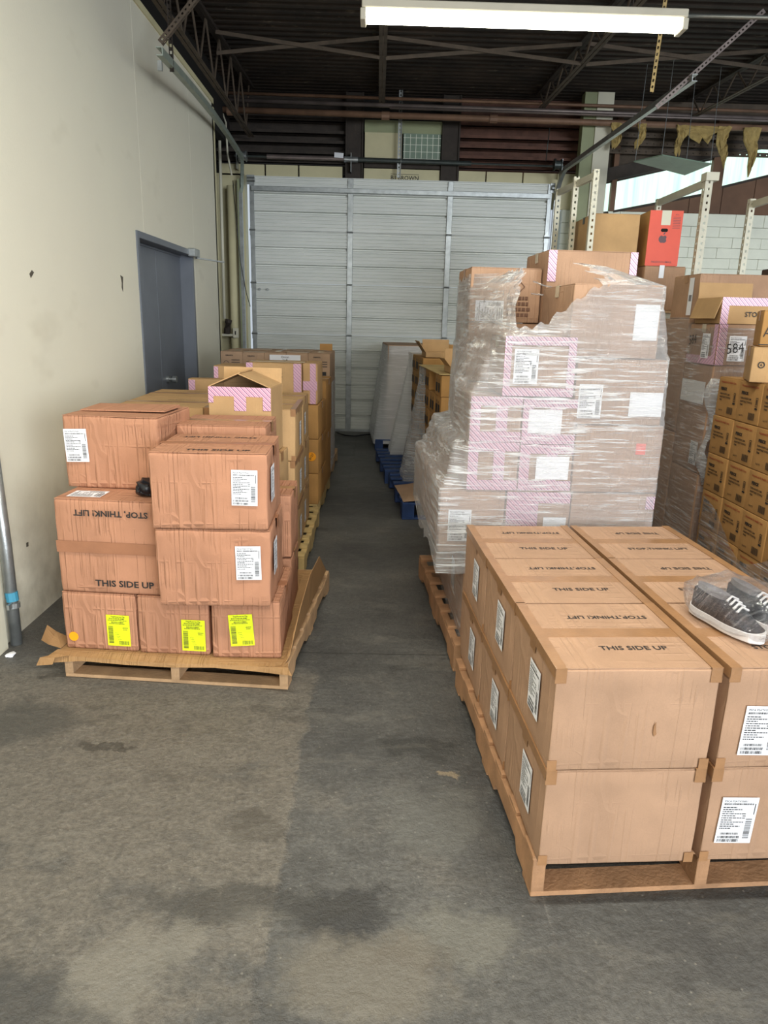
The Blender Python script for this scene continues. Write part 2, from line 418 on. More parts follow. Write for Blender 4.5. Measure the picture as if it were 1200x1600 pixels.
# ---------------------------------------------------------------- cartons
def crumple_box(dx, dy, dz, amp, seed, mat, sub=7, open_top=False, rnd=.005):
    if mat == 'kraft_red': rnd = .011
    """carton body: bevelled box with slightly dented panels. origin bottom centre."""
    bm = bmesh.new(); bmesh.ops.create_cube(bm, size=1)
    bmesh.ops.scale(bm, vec=(dx, dy, dz), verts=bm.verts)
    if open_top:
        bmesh.ops.delete(bm, geom=[f for f in bm.faces if f.normal.z > .9], context='FACES')
    bmesh.ops.bevel(bm, geom=[e for e in bm.edges if len(e.link_faces) == 2], offset=rnd, segments=2, affect='EDGES', profile=.6)
    if sub > 1:
        big = [e for e in bm.edges if e.calc_length() > min(dx, dy, dz)*.5]
        bmesh.ops.subdivide_edges(bm, edges=big, cuts=sub-1, use_grid_fill=True)
    off = Vector((seed*3.17, seed*1.7, seed*.9))
    for v in bm.verts:
        n = noise.noise_vector(v.co*5.5+off)*amp + noise.noise_vector(v.co*19+off)*amp*.35
        # a full edge stays near straight, corners a little crushed
        v.co += Vector((n.x, n.y, n.z*.5))
        v.co.z = max(v.co.z, -dz/2)
        v.co.z += dz/2
    me = D.meshes.new('carton_body'); bm.to_mesh(me); bm.free()
    for p in me.polygons: p.use_smooth = True
    me.materials.append(M[mat])
    if open_top: me.materials.append(M['flap_inside'])
    return me
FACE = {  # matrices that take text space (x right, y up, z out) to the face, for a viewer of that face
    'front': lambda d: T(0, -d[1]/2, d[2]/2) @ RX(90),
    'back': lambda d: T(0, d[1]/2, d[2]/2) @ RZ(180) @ RX(90),
    'left': lambda d: T(-d[0]/2, 0, d[2]/2) @ RZ(-90) @ RX(90),
    'right': lambda d: T(d[0]/2, 0, d[2]/2) @ RZ(90) @ RX(90),
    'top': lambda d: T(0, 0, d[2])}
_seed = [0]
class Frame:
    """a pallet's own axes: origin at its front corner on the floor, x right, y back."""
    def __init__(s, x, y, deg): s.o = Vector((x, y, 0)); s.d = math.radians(deg)
    def pt(s, x, y, z=0):
        c, sn = math.cos(s.d), math.sin(s.d); return Vector((s.o.x+x*c-y*sn, s.o.y+x*sn+y*c, z))
def carton(fr, x0, x1, y0, y1, z0, z1, label, group=None, mat='kraft_pale', amp=.0018, sub=6, tape='tape_brown', top='flaps',
           turn=0, decals=(), htape=False, seam='x', name='carton', cat='box', pink=None, tilt=None):
    """one carton: body, two top flaps with a seam, tape, and whatever is stuck or printed on it.
    decals: (face, u, v, what, rotation)"""
    d = (x1-x0, y1-y0, z1-z0); _seed[0] += 1; sd = _seed[0]
    t = thing(name, label, cat, fr.pt((x0+x1)/2, (y0+y1)/2, z0), fr.d+math.radians(turn), group)
    if tilt: t.rotation_euler = (math.radians(tilt[0]), math.radians(tilt[1]), t.rotation_euler[2])
    ft = .004 if top == 'flaps' else 0
    body = crumple_box(d[0], d[1], d[2]-ft, amp, sd, mat, sub, top == 'open')
    put('carton_body', body, t)
    zt = d[2]
    if top == 'flaps':
        for k in (0, 1):
            mb = MB(); g = .0015; e = .003
            nx, ny = 6, 3
            if seam == 'x': X0, X1 = -d[0]/2+e, d[0]/2-e; Y0, Y1 = ((-d[1]/2+e, -g) if k == 0 else (g, d[1]/2-e))
            else: Y0, Y1 = -d[1]/2+e, d[1]/2-e; X0, X1 = ((-d[0]/2+e, -g) if k == 0 else (g, d[0]/2-e))
            mb.box(X0, X1, Y0, Y1, zt-ft+amp*.2, zt)
            mb.obj('flap', mat, t)
    if tape:
        tw = .028; th = .0010; dn = .05; o_ = amp+.0010
        def strip_(*bx):
            mb = MB()
            for q in bx: mb.box(*q)
            mb.obj('packing_tape', tape, t)
        X, Y = d[0]/2+o_, d[1]/2+o_
        if seam == 'x': strip_((-X, X, -tw, tw, zt, zt+th), (-X, -X+th, -tw, tw, zt-dn, zt), (X-th, X, -tw, tw, zt-dn, zt))
        else: strip_((-tw, tw, -Y, Y, zt, zt+th), (-tw, tw, -Y, -Y+th, zt-dn, zt), (-tw, tw, Y-th, Y, zt-dn, zt))
        if htape:
            th2 = .0016
            for sg in (-1, 1):
                xa, xb = sorted((sg*(X-.03), sg*(X+.0006))); xc, xd = sorted((sg*(X+.0006-th2), sg*(X+.0006)))
                strip_((xa, xb, -Y, Y, zt+.0012, zt+.0012+th2), (xc, xd, -Y, Y, zt-.028, zt+.0012), (xa, xb, -Y, -Y+th, zt-.04, zt+.0012))
                xa, xb = sorted((sg*(X-.026), sg*X)); strip_((xa, xb, -Y, -Y+th, 0.001, .032))
    if pink:
        for k, (f, a, b, c_, e_) in enumerate(pink):
            MB().box(a, b, c_, e_, 0, .0008, 0, FACE[f](d) @ T(0, 0, amp+.0018+k*.0009)).obj('pink_tape', 'pink_tape', t)
    for dc in decals:
        f, u, v, what = dc[:4]; rot = dc[4] if len(dc) > 4 else 0
        m = FACE[f](d) @ T(u, v, (.0012 if f == 'top' else amp+.0022)+(.0009*len(pink) if pink else 0)) @ RZ(rot)
        if isinstance(what, bpy.types.Mesh): put(what.name.split('.')[0], what, t, m)
        elif what in ('ship', 'ship_yellow', 'plain', 'small'):
            put('shipping_label', label_mesh(what), t, m)
        else: put('lettering', text_mesh(*what), t, m if f == 'top' else m @ T(0, 0, .0012))
    return t

# ---------------------------------------------------------------- pallets
def pallet(label, x, y, deg, mat, wx=1.02, dy=1.22, h=.14, group=None, nb=7, block=False):
    t = thing('pallet', label, 'pallet', (x, y, 0), math.radians(deg), group)
    sw = .038; bt = .016
    mb = MB(); bw = .088
    mb.box(0, wx, -bw/2, bw/2, 0, bt); board = mb.mesh('deck_board', [mat])
    R = random.Random(int(abs(x*100)+abs(y*37)))
    for k in range(nb):
        yy = bw/2+(dy-bw)*k/(nb-1)
        put('deck_board', board, t, T(R.uniform(-.004, .004), yy, h-bt) @ RZ(R.uniform(-.4, .4)), bevel=.002)
    for k in range(3):
        yy = bw/2+(dy-bw)*k/2
        put('bottom_board', board, t, T(0, yy, 0.0005), bevel=.002)
    if block:
        mb = MB(); mb.box(-.05, .05, -.07, .07, bt, h-bt-.0005); blk = mb.mesh('block', [mat])
        for i in range(3):
            for j in range(3): put('block', blk, t, T(.05+(wx-.1)*i/2, .07+(dy-.14)*j/2, .0005), bevel=.002)
    else:
        # stringers with two fork notches
        pr = [(0, bt+.001), (0, h-bt-.001), (dy, h-bt-.001), (dy, bt+.001)]
        pr = [(0, bt), (dy*.13, bt), (dy*.15, bt+.035), (dy*.36, bt+.035), (dy*.38, bt), (dy*.62, bt), (dy*.64, bt+.035), (dy*.85, bt+.035), (dy*.87, bt), (dy, bt), (dy, h-bt), (0, h-bt)]
        mb = MB(); n = len(pr)
        mb.v = [(0, a, b) for a, b in pr] + [(sw, a, b) for a, b in pr]
        # side faces as quads so the notched outline stays clean
        top = [(0, h-bt), (dy*.13, h-bt), (dy*.15, h-bt), (dy*.36, h-bt), (dy*.38, h-bt), (dy*.62, h-bt), (dy*.64, h-bt), (dy*.85, h-bt), (dy*.87, h-bt), (dy, h-bt)]
        mb.v = []; 
        for xx in (0, sw):
            for a, b in pr[:10]: mb.v.append((xx, a, b))
            for a, b in top: mb.v.append((xx, a, b))
        for k in range(9):
            mb.f += [(k, k+10, k+11, k+1), (20+k, 21+k, 31+k, 30+k), (k, k+1, 21+k, 20+k), (10+k, 30+k, 31+k, 11+k)]; mb.mi += [0]*4
        mb.f += [(0, 20, 30, 10), (9, 19, 39, 29)]; mb.mi += [0]*2
        st = mb.mesh('stringer', [mat])
        for k in range(3): put('stringer', st, t, T((wx-sw)*k/2, 0, .0005), bevel=.0015)
    return t

# ================================================================ SETTING
DZ = lambda y: 4.47 - .045*(10.4-y)          # underside of the roof deck
# floor
mb = MB(); nx, ny = 2, 2
mb.box(-3, 9, -6, 13, -.1, 0)
fl = struct(mb.obj('floor', 'floor_concrete'))
# saw-cut joint in the slab
# left wall in cast panels with open joints and a door opening
WX = -1.80
wl = D.objects.new('wall_left', None); COL.objects.link(wl); struct(wl)
ZT = 3.76
def wp(y0, y1, z0, z1): MB().box(WX-.25, WX, y0, y1, z0, z1).obj('panel', 'wall_cream', wl)
wp(-6, 5.63, 0, ZT); wp(5.63, 5.832, 2.19, ZT); wp(5.838, 7.384, 2.19, ZT); wp(7.30, 7.384, 0, 2.19); wp(7.390, 8.45, 0, ZT)
MB().box(WX-.24, WX-.012, 5.80, 7.42, 2.25, ZT-.01).obj('joint_filler', 'joint', wl)
MB().box(WX-.24, WX-.012, 7.37, 7.40, 0, 2.3).obj('joint_filler', 'joint', wl)
MB().box(WX-.25, WX+.012, -6, 8.45, ZT, ZT+.05).obj('wall_cap', 'cream', wl)
MB().box(WX-.3, WX-.2, -6, 10.4, ZT, 4.6).obj('upper_siding', 'dark_void', wl)
def chip(y, z, pts, n='chip'):
    mb = MB(); mb.prism([(a, b) for a, b in pts], 0, .002)
    mb.v = [(WX+.0005+c, y-a, z+b) for a, b, c in mb.v]; mb.obj(n, 'rubble', wl)
chip(5.27, 1.80, [(-.02, .04), (.03, .05), (.012, .0), (.02, -.03), (0, -.06), (-.006, -.01)])
chip(3.91, 1.78, [(-.02, .01), (.0, .02), (.03, .0), (.02, -.02), (0, -.005)])
chip(3.55, .42, [(-.012, .01), (.01, .012), (.012, -.01), (-.008, -.012)])
wf = D.objects.new('wall_left_far', None); COL.objects.link(wf); struct(wf)
MB().box(-2.45, -2.25, 8.2, 10.6, 0, 4.6).obj('panel', 'rubble', wf)
MB().box(-2.25, -1.80, 8.40, 8.449, 0, ZT).obj('return_panel', 'wall_cream', wf)
MB().box(-1.86, -1.80, 8.451, 8.53, 0, ZT-.02).obj('corner_strip', 'cream', wf)

# grey double door in the left wall
d1 = D.objects.new('door_1', None); COL.objects.link(d1); struct(d1); d1.location = (WX, 5.63, 0)
mb = MB(); fw = .05
mb.box(-.16, .012, 0, fw, 0, 2.19).box(-.16, .012, 1.67-fw, 1.67, 0, 2.19).box(-.16, .012, fw, 1.67-fw, 2.19-fw, 2.19)
mb.box(-.135, -.10, fw, 1.67-fw, 2.12, 2.14)
mb.obj('door_frame', 'door_grey', d1, bevel=.003)
lw_ = (1.67-2*fw)/2
for k in range(2):
    MB().box(-.15, -.11, fw+k*lw_+.003, fw+(k+1)*lw_-.003, .01, 2.125).obj('door_leaf', 'door_grey', d1, bevel=.003)
mb = MB(); mb.tube([(-.11, .98, 1.02), (-.085, .98, 1.02)], .032, 12); mb.tube([(-.085, .98, 1.02), (-.05, .98, 1.02)], .014, 10)
mb.tube([(-.055, .98, 1.02), (-.048, .98, 1.02), (-.03, .98, 1.02), (-.02, .98, 1.02)], .03, 14)
mb.obj('door_knob', 'galvanised', d1, smooth=False)
mb = MB(); mb.box(.0, .07, 1.50, 1.69, 2.125, 2.20).obj('door_closer', 'galvanised', d1, bevel=.006)
mb = MB(); mb.bar((.05, 1.62, 2.12), (.26, 1.86, 2.105), .03, .012).obj('closer_arm', 'galvanised', d1)

# back wall around the roller door
wb = D.objects.new('wall_back', None); COL.objects.link(wb); struct(wb)
YB = 10.45
MB().box(-2.4, -1.83, YB, YB+.2, 0, 3.44).obj('panel', 'cream', wb)
MB().box(-2.4, 7, YB+.30, YB+.4, 3.4, 4.8).obj('dark_siding', 'dark_void', wb)
# painted lintel boards over the door, dark slits between
xs = [-2.15, -1.55, -1.10, -.50]
for a, b in zip(xs[:-1], xs[1:]): MB().box(a+.012, b-.012, YB, YB+.05, 3.42, 3.56).obj('lintel_board', 'cream', wb)
for a, b in ((-.22, .80), (1.06, 1.42), (1.44, 1.92), (1.94, 2.755)): MB().box(a, b, YB, YB+.05, 3.38 if a < 1.9 else 3.402, 3.55).obj('lintel_board', 'cream', wb)
MB().box(2.30, 2.755, YB, YB+.05, 3.10, 3.40).obj('lintel_board', 'cream', wb)
for z, hh in ((3.585, .035), (3.70, .05), (3.83, .05), (3.95, .05), (4.10, .06)):
    for a, b in ((-2.2, -.47), (1.05, 3.0)):
        mb = MB(); mb.box(a, b, YB+.02, YB+.10, z, z+.012).box(a, b, YB+.02, YB+.03, z, z+hh); mb.obj('wall_girt', 'steel_dark' if a < 0 else 'girt_red', wb)
for a, b in ((-2.2, -.47), (1.05, 7)):
    MB().box(a, b, YB+.2, YB+.24, 3.5, 4.5).obj('inner_siding', 'steel_dark' if a < 0 else 'girt_red', wb)
for a, b in ((-.47, -.235), (.811, 1.05)):
    mb = MB(); mb.box(a, b, YB-.03, YB-.012, 3.40, 4.45).box((a+b)/2-.012, (a+b)/2+.012, YB-.012, YB+.12, 3.40, 4.45).box(a, b, YB+.12, YB+.14, 3.4, 4.45)
    mb.box(a, a+.02, YB-.055, YB-.03, 3.4, 4.45).box(b-.02, b, YB-.055, YB-.03, 3.4, 4.45)
    mb.obj('wide_flange_column', 'steel_dark', wb)
# two infill lights between the columns
MB().box(-.215, .28, YB, YB+.03, 3.64, 3.99).obj('infill_panel', 'cream', wb)
mb = MB(); mb.box(.30, .80, YB, YB+.02, 3.64, 3.99); g_ = mb.obj('wired_pane', 'sheet_green', wb)
mb = MB()
for k in range(7): mb.box(.315+k*.075, .322+k*.075, YB-.006, YB, 3.65, 3.98)
for k in range(4): mb.box(.30, .80, YB-.008, YB-.002, 3.68+k*.085, 3.685+k*.085)
mb.obj('pane_wires', 'block_paint', wb)
MB().box(-.22, .81, YB-.01, YB+.04, 3.56, 3.64).obj('infill_rail', 'steel_dark', wb)
MB().box(-.22, .81, YB, YB+.04, 3.99, 4.14).obj('infill_head', 'green_trim', wb)
add = MB(); add_text(add, 'B.J BROWN', 0, 0, .075, 0, .001); add.box(-.19, .19, -.045, -.04, 0, .0005); add.box(-.19, .19, .045, .05, 0, .0005)
put('stencil_lettering', add.mesh('stencil_lettering', ['ink']), wb, T(.33, YB-.002, 3.44) @ RX(90))
# right of the door: painted block, brown sheeting, translucent strips under a sloping eave
MB().box(2.5, 7, YB+.06, YB+.25, 0, 3.10).obj('block_backing', 'mortar', wb)
MB().box(2.5, 7, YB+.02, YB+.25, 0, 1.9).obj('panel', 'block_paint', wb)
bmsh = None
R = random.Random(3)
zc = 3.10; row = 0
while zc > 1.95:
    hh = .165 if row == 0 else .1365
    x = 2.5 - (.2 if row % 2 else 0)
    while x < 5.9:
        a = max(x, 2.5)
        if row == 0: mb = MB().box(a+.002, x+.398, 0, .06, zc-hh+.003, zc-.001)
        else: mb = MB().box(a+.0015, x+.3985, R.uniform(-.003, .002), .06, zc-hh+.0015, zc-.0015)
        o = mb.obj('block', 'block_paint', wb, bevel=.003); o.location.y = YB
        x += .4
    zc -= hh; row += 1
zb = lambda x: 3.107+.205*(x-3.2) if x < 4.5 else 3.453+.258*(x-4.65)
ztp = lambda x: 3.407+.235*(x-2.9)
x = 2.92
while x < 6.2:
    x1 = x+.44; zl, zr = zb(x)-.01, zb(x1)-.01
    mb = MB(); i = 0
    mb.v = [(x+.004, YB+.03, 3.10), (x1-.004, YB+.03, 3.10), (x1-.004, YB+.03, max(zr, 3.11)), (x+.004, YB+.03, max(zl, 3.11))]
    mb.v += [(a, b+.03, c) for a, b, c in mb.v]
    for q in ((0, 1, 2, 3), (7, 6, 5, 4), (0, 4, 5, 1), (1, 5, 6, 2), (2, 6, 7, 3), (3, 7, 4, 0)): mb.f.append(q); mb.mi.append(0)
    mb.obj('sheet_panel', 'siding_brown', wb); x = x1
MB().box(2.9, 7, YB+.065, YB+.09, 3.08, 4.6).obj('siding_backing', 'steel_rust', wb)
def strip(nm, x0, x1):
    wn = D.objects.new(nm, None); COL.objects.link(wn); struct(wn)
    x = x0
    while x < x1-.02:
        xb = min(x+.19, x1)
        mb = MB(); y = YB+.01
        mb.v = [(x+.003, y, zb(x)), (xb-.003, y, zb(xb)), (xb-.003, y, ztp(xb)), (x+.003, y, ztp(x))]
        mb.v += [(a, b+.02, c) for a, b, c in mb.v]
        for q in ((0, 1, 2, 3), (7, 6, 5, 4), (0, 4, 5, 1), (1, 5, 6, 2), (2, 6, 7, 3), (3, 7, 4, 0)): mb.f.append(q); mb.mi.append(0)
        mb.obj('pane', 'translucent_panel', wn); x = xb
    mb = MB()
    mb.bar((x0, YB, zb(x0)-.012), (x1, YB, zb(x1)-.012), .03, .03).bar((x0, YB, ztp(x0)+.01), (x1, YB, ztp(x1)+.01), .03, .03)
    mb.obj('window_frame', 'steel_dark', wn)
strip('window_1', 2.90, 3.13); strip('window_2', 3.20, 4.47); strip('window_3', 4.63, 6.2)
for a, b, mt in ((3.132, 3.198, 'siding_brown'), (4.475, 4.625, 'siding_brown')): MB().box(a, b, YB-.05, YB+.03, 3.1, 4.3).obj('wall_post', mt, wb)
mb = MB(); mb.bar((2.86, YB-.03, ztp(2.86)+.10), (6.2, YB-.03, ztp(6.2)+.10), .08, .16); mb.obj('eave_beam', 'steel_dark', wb)
# painted column by the door
wc = MB().box(2.76, 2.97, 10.12, 10.30, 0, DZ(10.2)-.001).box(2.60, 2.76, 10.14, 10.30, 0, DZ(10.2)-.001, 1); struct(wc.obj('trim_1', ['cream_pale', 'green_trim']))

# ceiling: ribbed steel deck
mb = MB(); y = -6.0; pitch = .155; pr = []
while y < 10.7:
    for dy, dz in ((0, 0), (.06, 0), (.085, .04), (.13, .04)): pr.append((y+dy, DZ(y+dy)+dz))
    y += pitch
for k in range(len(pr)-1):
    (a, za), (b, zb_) = pr[k], pr[k+1]
    mb.quad([(-2.4, a, za), (9, a, za), (9, b, zb_), (-2.4, b, zb_)][::-1])
cl = struct(mb.obj('ceiling', 'deck_dark'))

# ---------------------------------------------------------------- roof joists, bridging, pipes
def joist(x, zb0, slope, label, y0=-1.5, y1=10.3, top=None, sway=0):
    t = thing('roof_joist', label, 'joist', (x, y0, 0), 0, None)
    L = y1-y0
    zB = lambda y: zb0 - slope*(10.2-(y+y0)); zTp = lambda y: DZ(y+y0)-.012
    for sx in (-.022, .022):
        MB().sweep([(sx, 0, zB(0)), (sx, L, zB(L))], [(-.017, -.004), (.017, -.004), (.017, .004), (-.017, .004)]).obj('bottom_chord', 'steel_rust', t)
        MB().sweep([(sx, 0, zTp(0)), (sx, L, zTp(L))], [(-.02, -.02), (.02, -.02), (.02, .02), (-.02, .02)]).obj('top_chord', 'steel_dark', t)
    y = 0; up = True; step = .30
    while y+step <= L:
        a = (0, y, zB(y) if up else zTp(y)); b = (0, y+step, zTp(y+step) if up else zB(y+step))
        MB().tube([a, b], .011, 6).obj('web_bar', 'steel_rust', t); up = not up; y += step
    return t
joist(-1.70, 3.86, 0, 'dark open-web roof joist running along the top of the cream wall')
joist(0.0, 4.245, .045, 'dark open-web roof joist seen end-on behind the lit tube fixture')
joist(2.03, 4.24, .045, 'dark open-web roof joist between the tube fixture and the white column')
joist(4.0, 4.20, .045, 'dark open-web roof joist over the white storage racks')
def bridge(x0, x1, y, label):
    t = thing('joist_bridging', label, 'brace', ((x0+x1)/2, y, 0), 0)
    h = (x1-x0)/2-.03
    zt, zb2 = DZ(y)-.05, DZ(y)-.23
    MB().bar((-h, .0, zt), (h, 0, zb2), .008, .035).obj('brace_angle', 'steel_rust', t)
    MB().bar((-h, .02, zb2), (h, .02, zt), .008, .035).obj('brace_angle', 'steel_rust', t)
bridge(-1.70, 0.0, 8.1, 'crossed bracing angles between wall joist and centre joist')
bridge(0.0, 2.03, 8.1, 'crossed bracing angles above the right half of the tube fixture')
bridge(2.03, 4.0, 8.1, 'crossed bracing angles above the right door track')
def pipe(name, pts, r, mat, label, seg=10, cat='pipe', group=None):
    o = MB().tube(pts, r, seg).obj(name, mat, None, smooth=True); return tag(o, label, cat, group)
pp = pipe('pipe', [(-2.35, 10.0, 4.10), (2.4, 10.0, 4.075), (7.5, 10.0, 4.055)], .038, 'pipe_rust', 'thick rusty pipe crossing above the roller door, lowest of the pipes')
for x in (-1.9, .05, 1.42, 3.3):
    mb = MB(); mb.tube([(x-.05, 10.0, 4.08), (x+.05, 10.0, 4.08)], .05, 10); mb.obj('coupling', 'pipe_rust', pp)
pipe('pipe', [(-2.3, 10.06, 4.225), (7.5, 10.06, 4.185)], .026, 'pipe_metal', 'dull silver pipe above the thick rusty pipe')
pipe('pipe', [(.1, 9.99, 4.17), (7.5, 9.99, 4.140)], .016, 'pipe_metal', 'thin silver conduit tucked between the rusty pipe and silver pipe', 8)
pipe('pipe', [(-2.3, 10.06, 4.305), (7.5, 10.06, 4.262)], .020, 'pipe_rust', 'thin brown pipe, topmost of the pipes crossing above the door', 8)

# ---------------------------------------------------------------- fluorescent fixture
FY, FZ = 5.25, 3.50
fx = thing('fluorescent_fixture', 'long lit white two-tube ceiling fixture hanging at the top', 'light', (.90, FY, FZ), 0)
mb = MB(); mb.prism([(-1.04, -.075), (1.04, -.075), (1.04, .075), (-1.04, .075)], .0, .05); mb.obj('housing', 'white_enamel', fx, bevel=.006)
for sx in (-1.03, 1.03): MB().box(sx-.018, sx+.018, -.07, .07, -.065, .0).obj('socket_plate', 'white_enamel', fx, bevel=.004)
for sy in (-.038, .038): MB().tube([(-1.01, sy, -.035), (1.01, sy, -.035)], .020, 12).obj('tube', 'tube_glow', fx, smooth=True)
for sx in (-.7, .7): MB().tube([(sx, 0, .05), (sx, 0, DZ(FY)-FZ-.01)], .004, 6).obj('hanger_rod', 'steel_dark', fx)
pipe('conduit', [(1.945, FY, 3.535), (5.2, FY, 3.56)], .013, 'galvanised', 'thin silver conduit running right from the lit fixture', 8, 'pipe')

# ---------------------------------------------------------------- perforated strips and hangers
def perf_mb(L, wd=.042, pitch=.045, hole=.016, t=.0025, angle=True):
    """slotted angle, real holes: runs along +Z from 0 to L."""
    mb = MB()
    def strip_(m):
        e = (wd-hole)/2
        mb.box(0, e, 0, t, 0, L, 0, m); mb.box(wd-e, wd, 0, t, 0, L, 0, m)
        z = 0
        while z < L:
            mb.box(e, wd-e, 0, t, z, min(z+pitch-hole*1.3, L), 0, m); z += pitch
    strip_(Matrix.Identity(4))
    if angle: strip_(RZ(90))
    return mb
def perf_between(a, b, mat, label, name='slotted_angle', cat='strut', **kw):
    a, b = Vector(a), Vector(b); dirv = b-a
    o = perf_mb(dirv.length, **kw).obj(name, mat); o.matrix_world = T(*a) @ dirv.to_track_quat('Z', 'Y').to_matrix().to_4x4()
    return tag(o, label, cat)
perf_between((-1.50, 5.50, 3.36), (-.70, 5.50, DZ(5.5)-.03), 'steel_rust', 'brown slotted angle bracing the left door track from the roof', wd=.036, pitch=.035, hole=.012)
perf_between((2.22, 6.35, 3.28), (2.98, 6.35, 3.98), 'pipe_metal', 'grey slotted angle slanting up beside the right door track', wd=.036, pitch=.035, hole=.012)
perf_between((2.12, 6.20, 3.36), (2.16, 6.20, DZ(6.2)-.01), 'wood_yellow', 'yellowish upright hanger strap above the right door track', wd=.03)
perf_between((.268, 10.30, 3.42), (.268, 10.30, 4.46), 'galvanised', 'pale slotted strap hanging in front of the infill panels over the door', wd=.045)
perf_between((-1.52, 5.86, 3.30), (-1.52, 5.86, DZ(5.9)-.02), 'steel_dark', 'dark slotted hanger holding the end of the left door track', wd=.03)

# ---------------------------------------------------------------- roller door
GX0, GX1, GZ = -1.75, 2.32, 3.41
gd = D.objects.new('door_2', None); COL.objects.link(gd); struct(gd); gd.location = (GX0, 10.36, 0)
W_ = GX1-GX0; SH = GZ/5
prof = []
# pan profile of one section: two deep grooves and fine ribs, tongue at the top
def sec_profile():
    p = [(0, 0)]; zs = []
    n = 15
    for k in range(1, n):
        z = SH*k/n
        deep = k in (5, 10)
        dd = .050 if deep else .010; hw = .018 if deep else .006
        p += [(0, z-hw), (dd, z-hw*.35), (dd, z+hw*.35), (0, z+hw)]
    p += [(0, SH-.022), (-.010, SH-.016), (-.010, SH-.006), (.004, SH-.004)]
    return p
sp_ = sec_profile(); mb = MB()
for k in range(len(sp_)-1):
    (a, za), (b, zb2) = sp_[k], sp_[k+1]
    mb.quad([(0, a, za), (W_, a, za), (W_, b, zb2), (0, b, zb2)])
mb.box(0, W_, .058, .07, 0.002, SH-.004)
sec = mb.mesh('door_section', ['door_enamel'])
for k in range(5): put('door_section', sec, gd, T(0, 0, SH*k))
for xx, ww in ((0, .06), (1.355, .075), (2.70, .075), (W_-.06, .06)):
    for k in range(5):
        MB().box(xx-(.0 if ww < .07 else ww/2), xx+(ww if ww < .07 else ww/2), -.018, .0, SH*k+.012, SH*(k+1)-.012).obj('stile', 'galvanised', gd, bevel=.004)
    for k in range(1, 5):
        cx = xx if ww > .07 else xx+ww/2
        mb = MB(); mb.prism([(-.034, -.075), (.034, -.075), (.034, .02), (.0, .085), (-.034, .02)], 0, .006)
        mb.v = [(cx+a, -.020-c, SH*k+b) for a, b, c in mb.v]; mb.tube([(cx-.04, -.03, SH*k-.005), (cx+.04, -.03, SH*k-.005)], .011, 8)
        mb.obj('hinge', 'galvanised', gd)
mb = MB(); mb.sweep([(.03, -.045, GZ-.17), (W_-.03, -.045, GZ-.17)], [(-.03, -.03), (.03, -.03), (.03, .03), (-.03, .03)]); mb.obj('strut', 'galvanised', gd, bevel=.004)
for sx in (0.0, W_):
    mb = MB(); mb.box(sx-.03, sx+.07 if sx == 0 else sx+.03, -.03, -.02, GZ-.12, GZ); mb.tube([(sx-.02, -.05, GZ-.06), (sx+.08 if sx == 0 else sx+.02, -.05, GZ-.06)], .03, 12); mb.obj('roller_bracket', 'galvanised', gd)
MB().box(0, W_, -.02, .02, 0.002, .035).obj('bottom_rail', 'galvanised', gd)
for k, xx in enumerate((.11, .22)):
    MB().tube([(xx, -.03, SH*4-.09-SH), (xx, 0, SH*4-.09-SH)], .018, 10).obj('bolt', 'galvanised', gd)
# door tracks: upright and curved lift rail
def track(path, mat, label, px=1):
    t = thing('door_track', label, 'track', (path[0][0], path[0][1], 0), 0)
    o0 = Vector((path[0][0], path[0][1], 0)); P = [Vector(p)-o0 for p in path]
    w2, h2, th = .022, .026, .005
    prof = [(-w2, -h2), (w2, -h2), (w2, -h2+th), (-w2+th, -h2+th), (-w2+th, h2-th), (w2, h2-th), (w2, h2), (-w2, h2)]
    MB().sweep(P[:2], [(a*px, b) for a, b in prof]).obj('upright_channel', 'galvanised', t)
    MB().sweep(P[1:], [(a*px, b) for a, b in prof]).obj('track_channel', mat, t)
    return t, o0
def arc(c, r, a0, a1, n): return [(c[0], c[1]+r*math.cos(math.radians(a0+(a1-a0)*k/n)), c[2]+r*math.sin(math.radians(a0+(a1-a0)*k/n))) for k in range(n+1)]
# left
lx = -1.86
pl = [(lx, 10.30, 0.0), (lx, 10.30, 3.18)] + [(lx+.012*k, 10.30-.38*(1-math.cos(math.radians(11*k))), 3.18+.38*math.sin(math.radians(11*k))) for k in range(1, 8)]
e = Vector(pl[-1]); end = Vector((-1.52, 5.50, 3.32))
pl2 = pl + [tuple(e+(end-e)*f + Vector((0, 0, .10*math.sin(math.pi*f)*.6))) for f in (.12, .3, .5, .7, .85, 1)]
t, o0 = track(pl2, 'galv_green', 'grey-green curved door track along the cream wall')
MB().box(-.05, -.03, .0, .06, .0, 3.3).obj('jamb_angle', 'galvanised', t)
MB().bar(tuple(end-o0+Vector((0, .0, -.06))), tuple(end-o0+Vector((0, .0, -.12))), .03, .02).obj('end_stop', 'galvanised', t)
rx = 2.36
pr_ = [(rx, 10.30, 0.0), (rx, 10.30, 3.12)] + [(rx+.004*k, 10.30-.42*(1-math.cos(math.radians(11*k))), 3.12+.42*math.sin(math.radians(11*k))) for k in range(1, 8)]
e = Vector(pr_[-1]); end = Vector((2.47, 6.30, 3.50))
pr2 = pr_ + [tuple(e+(end-e)*f) for f in (.2, .4, .6, .8, 1)]
t, o0 = track(pr2, 'galvanised', 'grey curved door track ending beside the lit fixture', -1)
MB().box(.03, .06, .0, .06, .0, 3.3).obj('jamb_angle', 'track_dark', t)
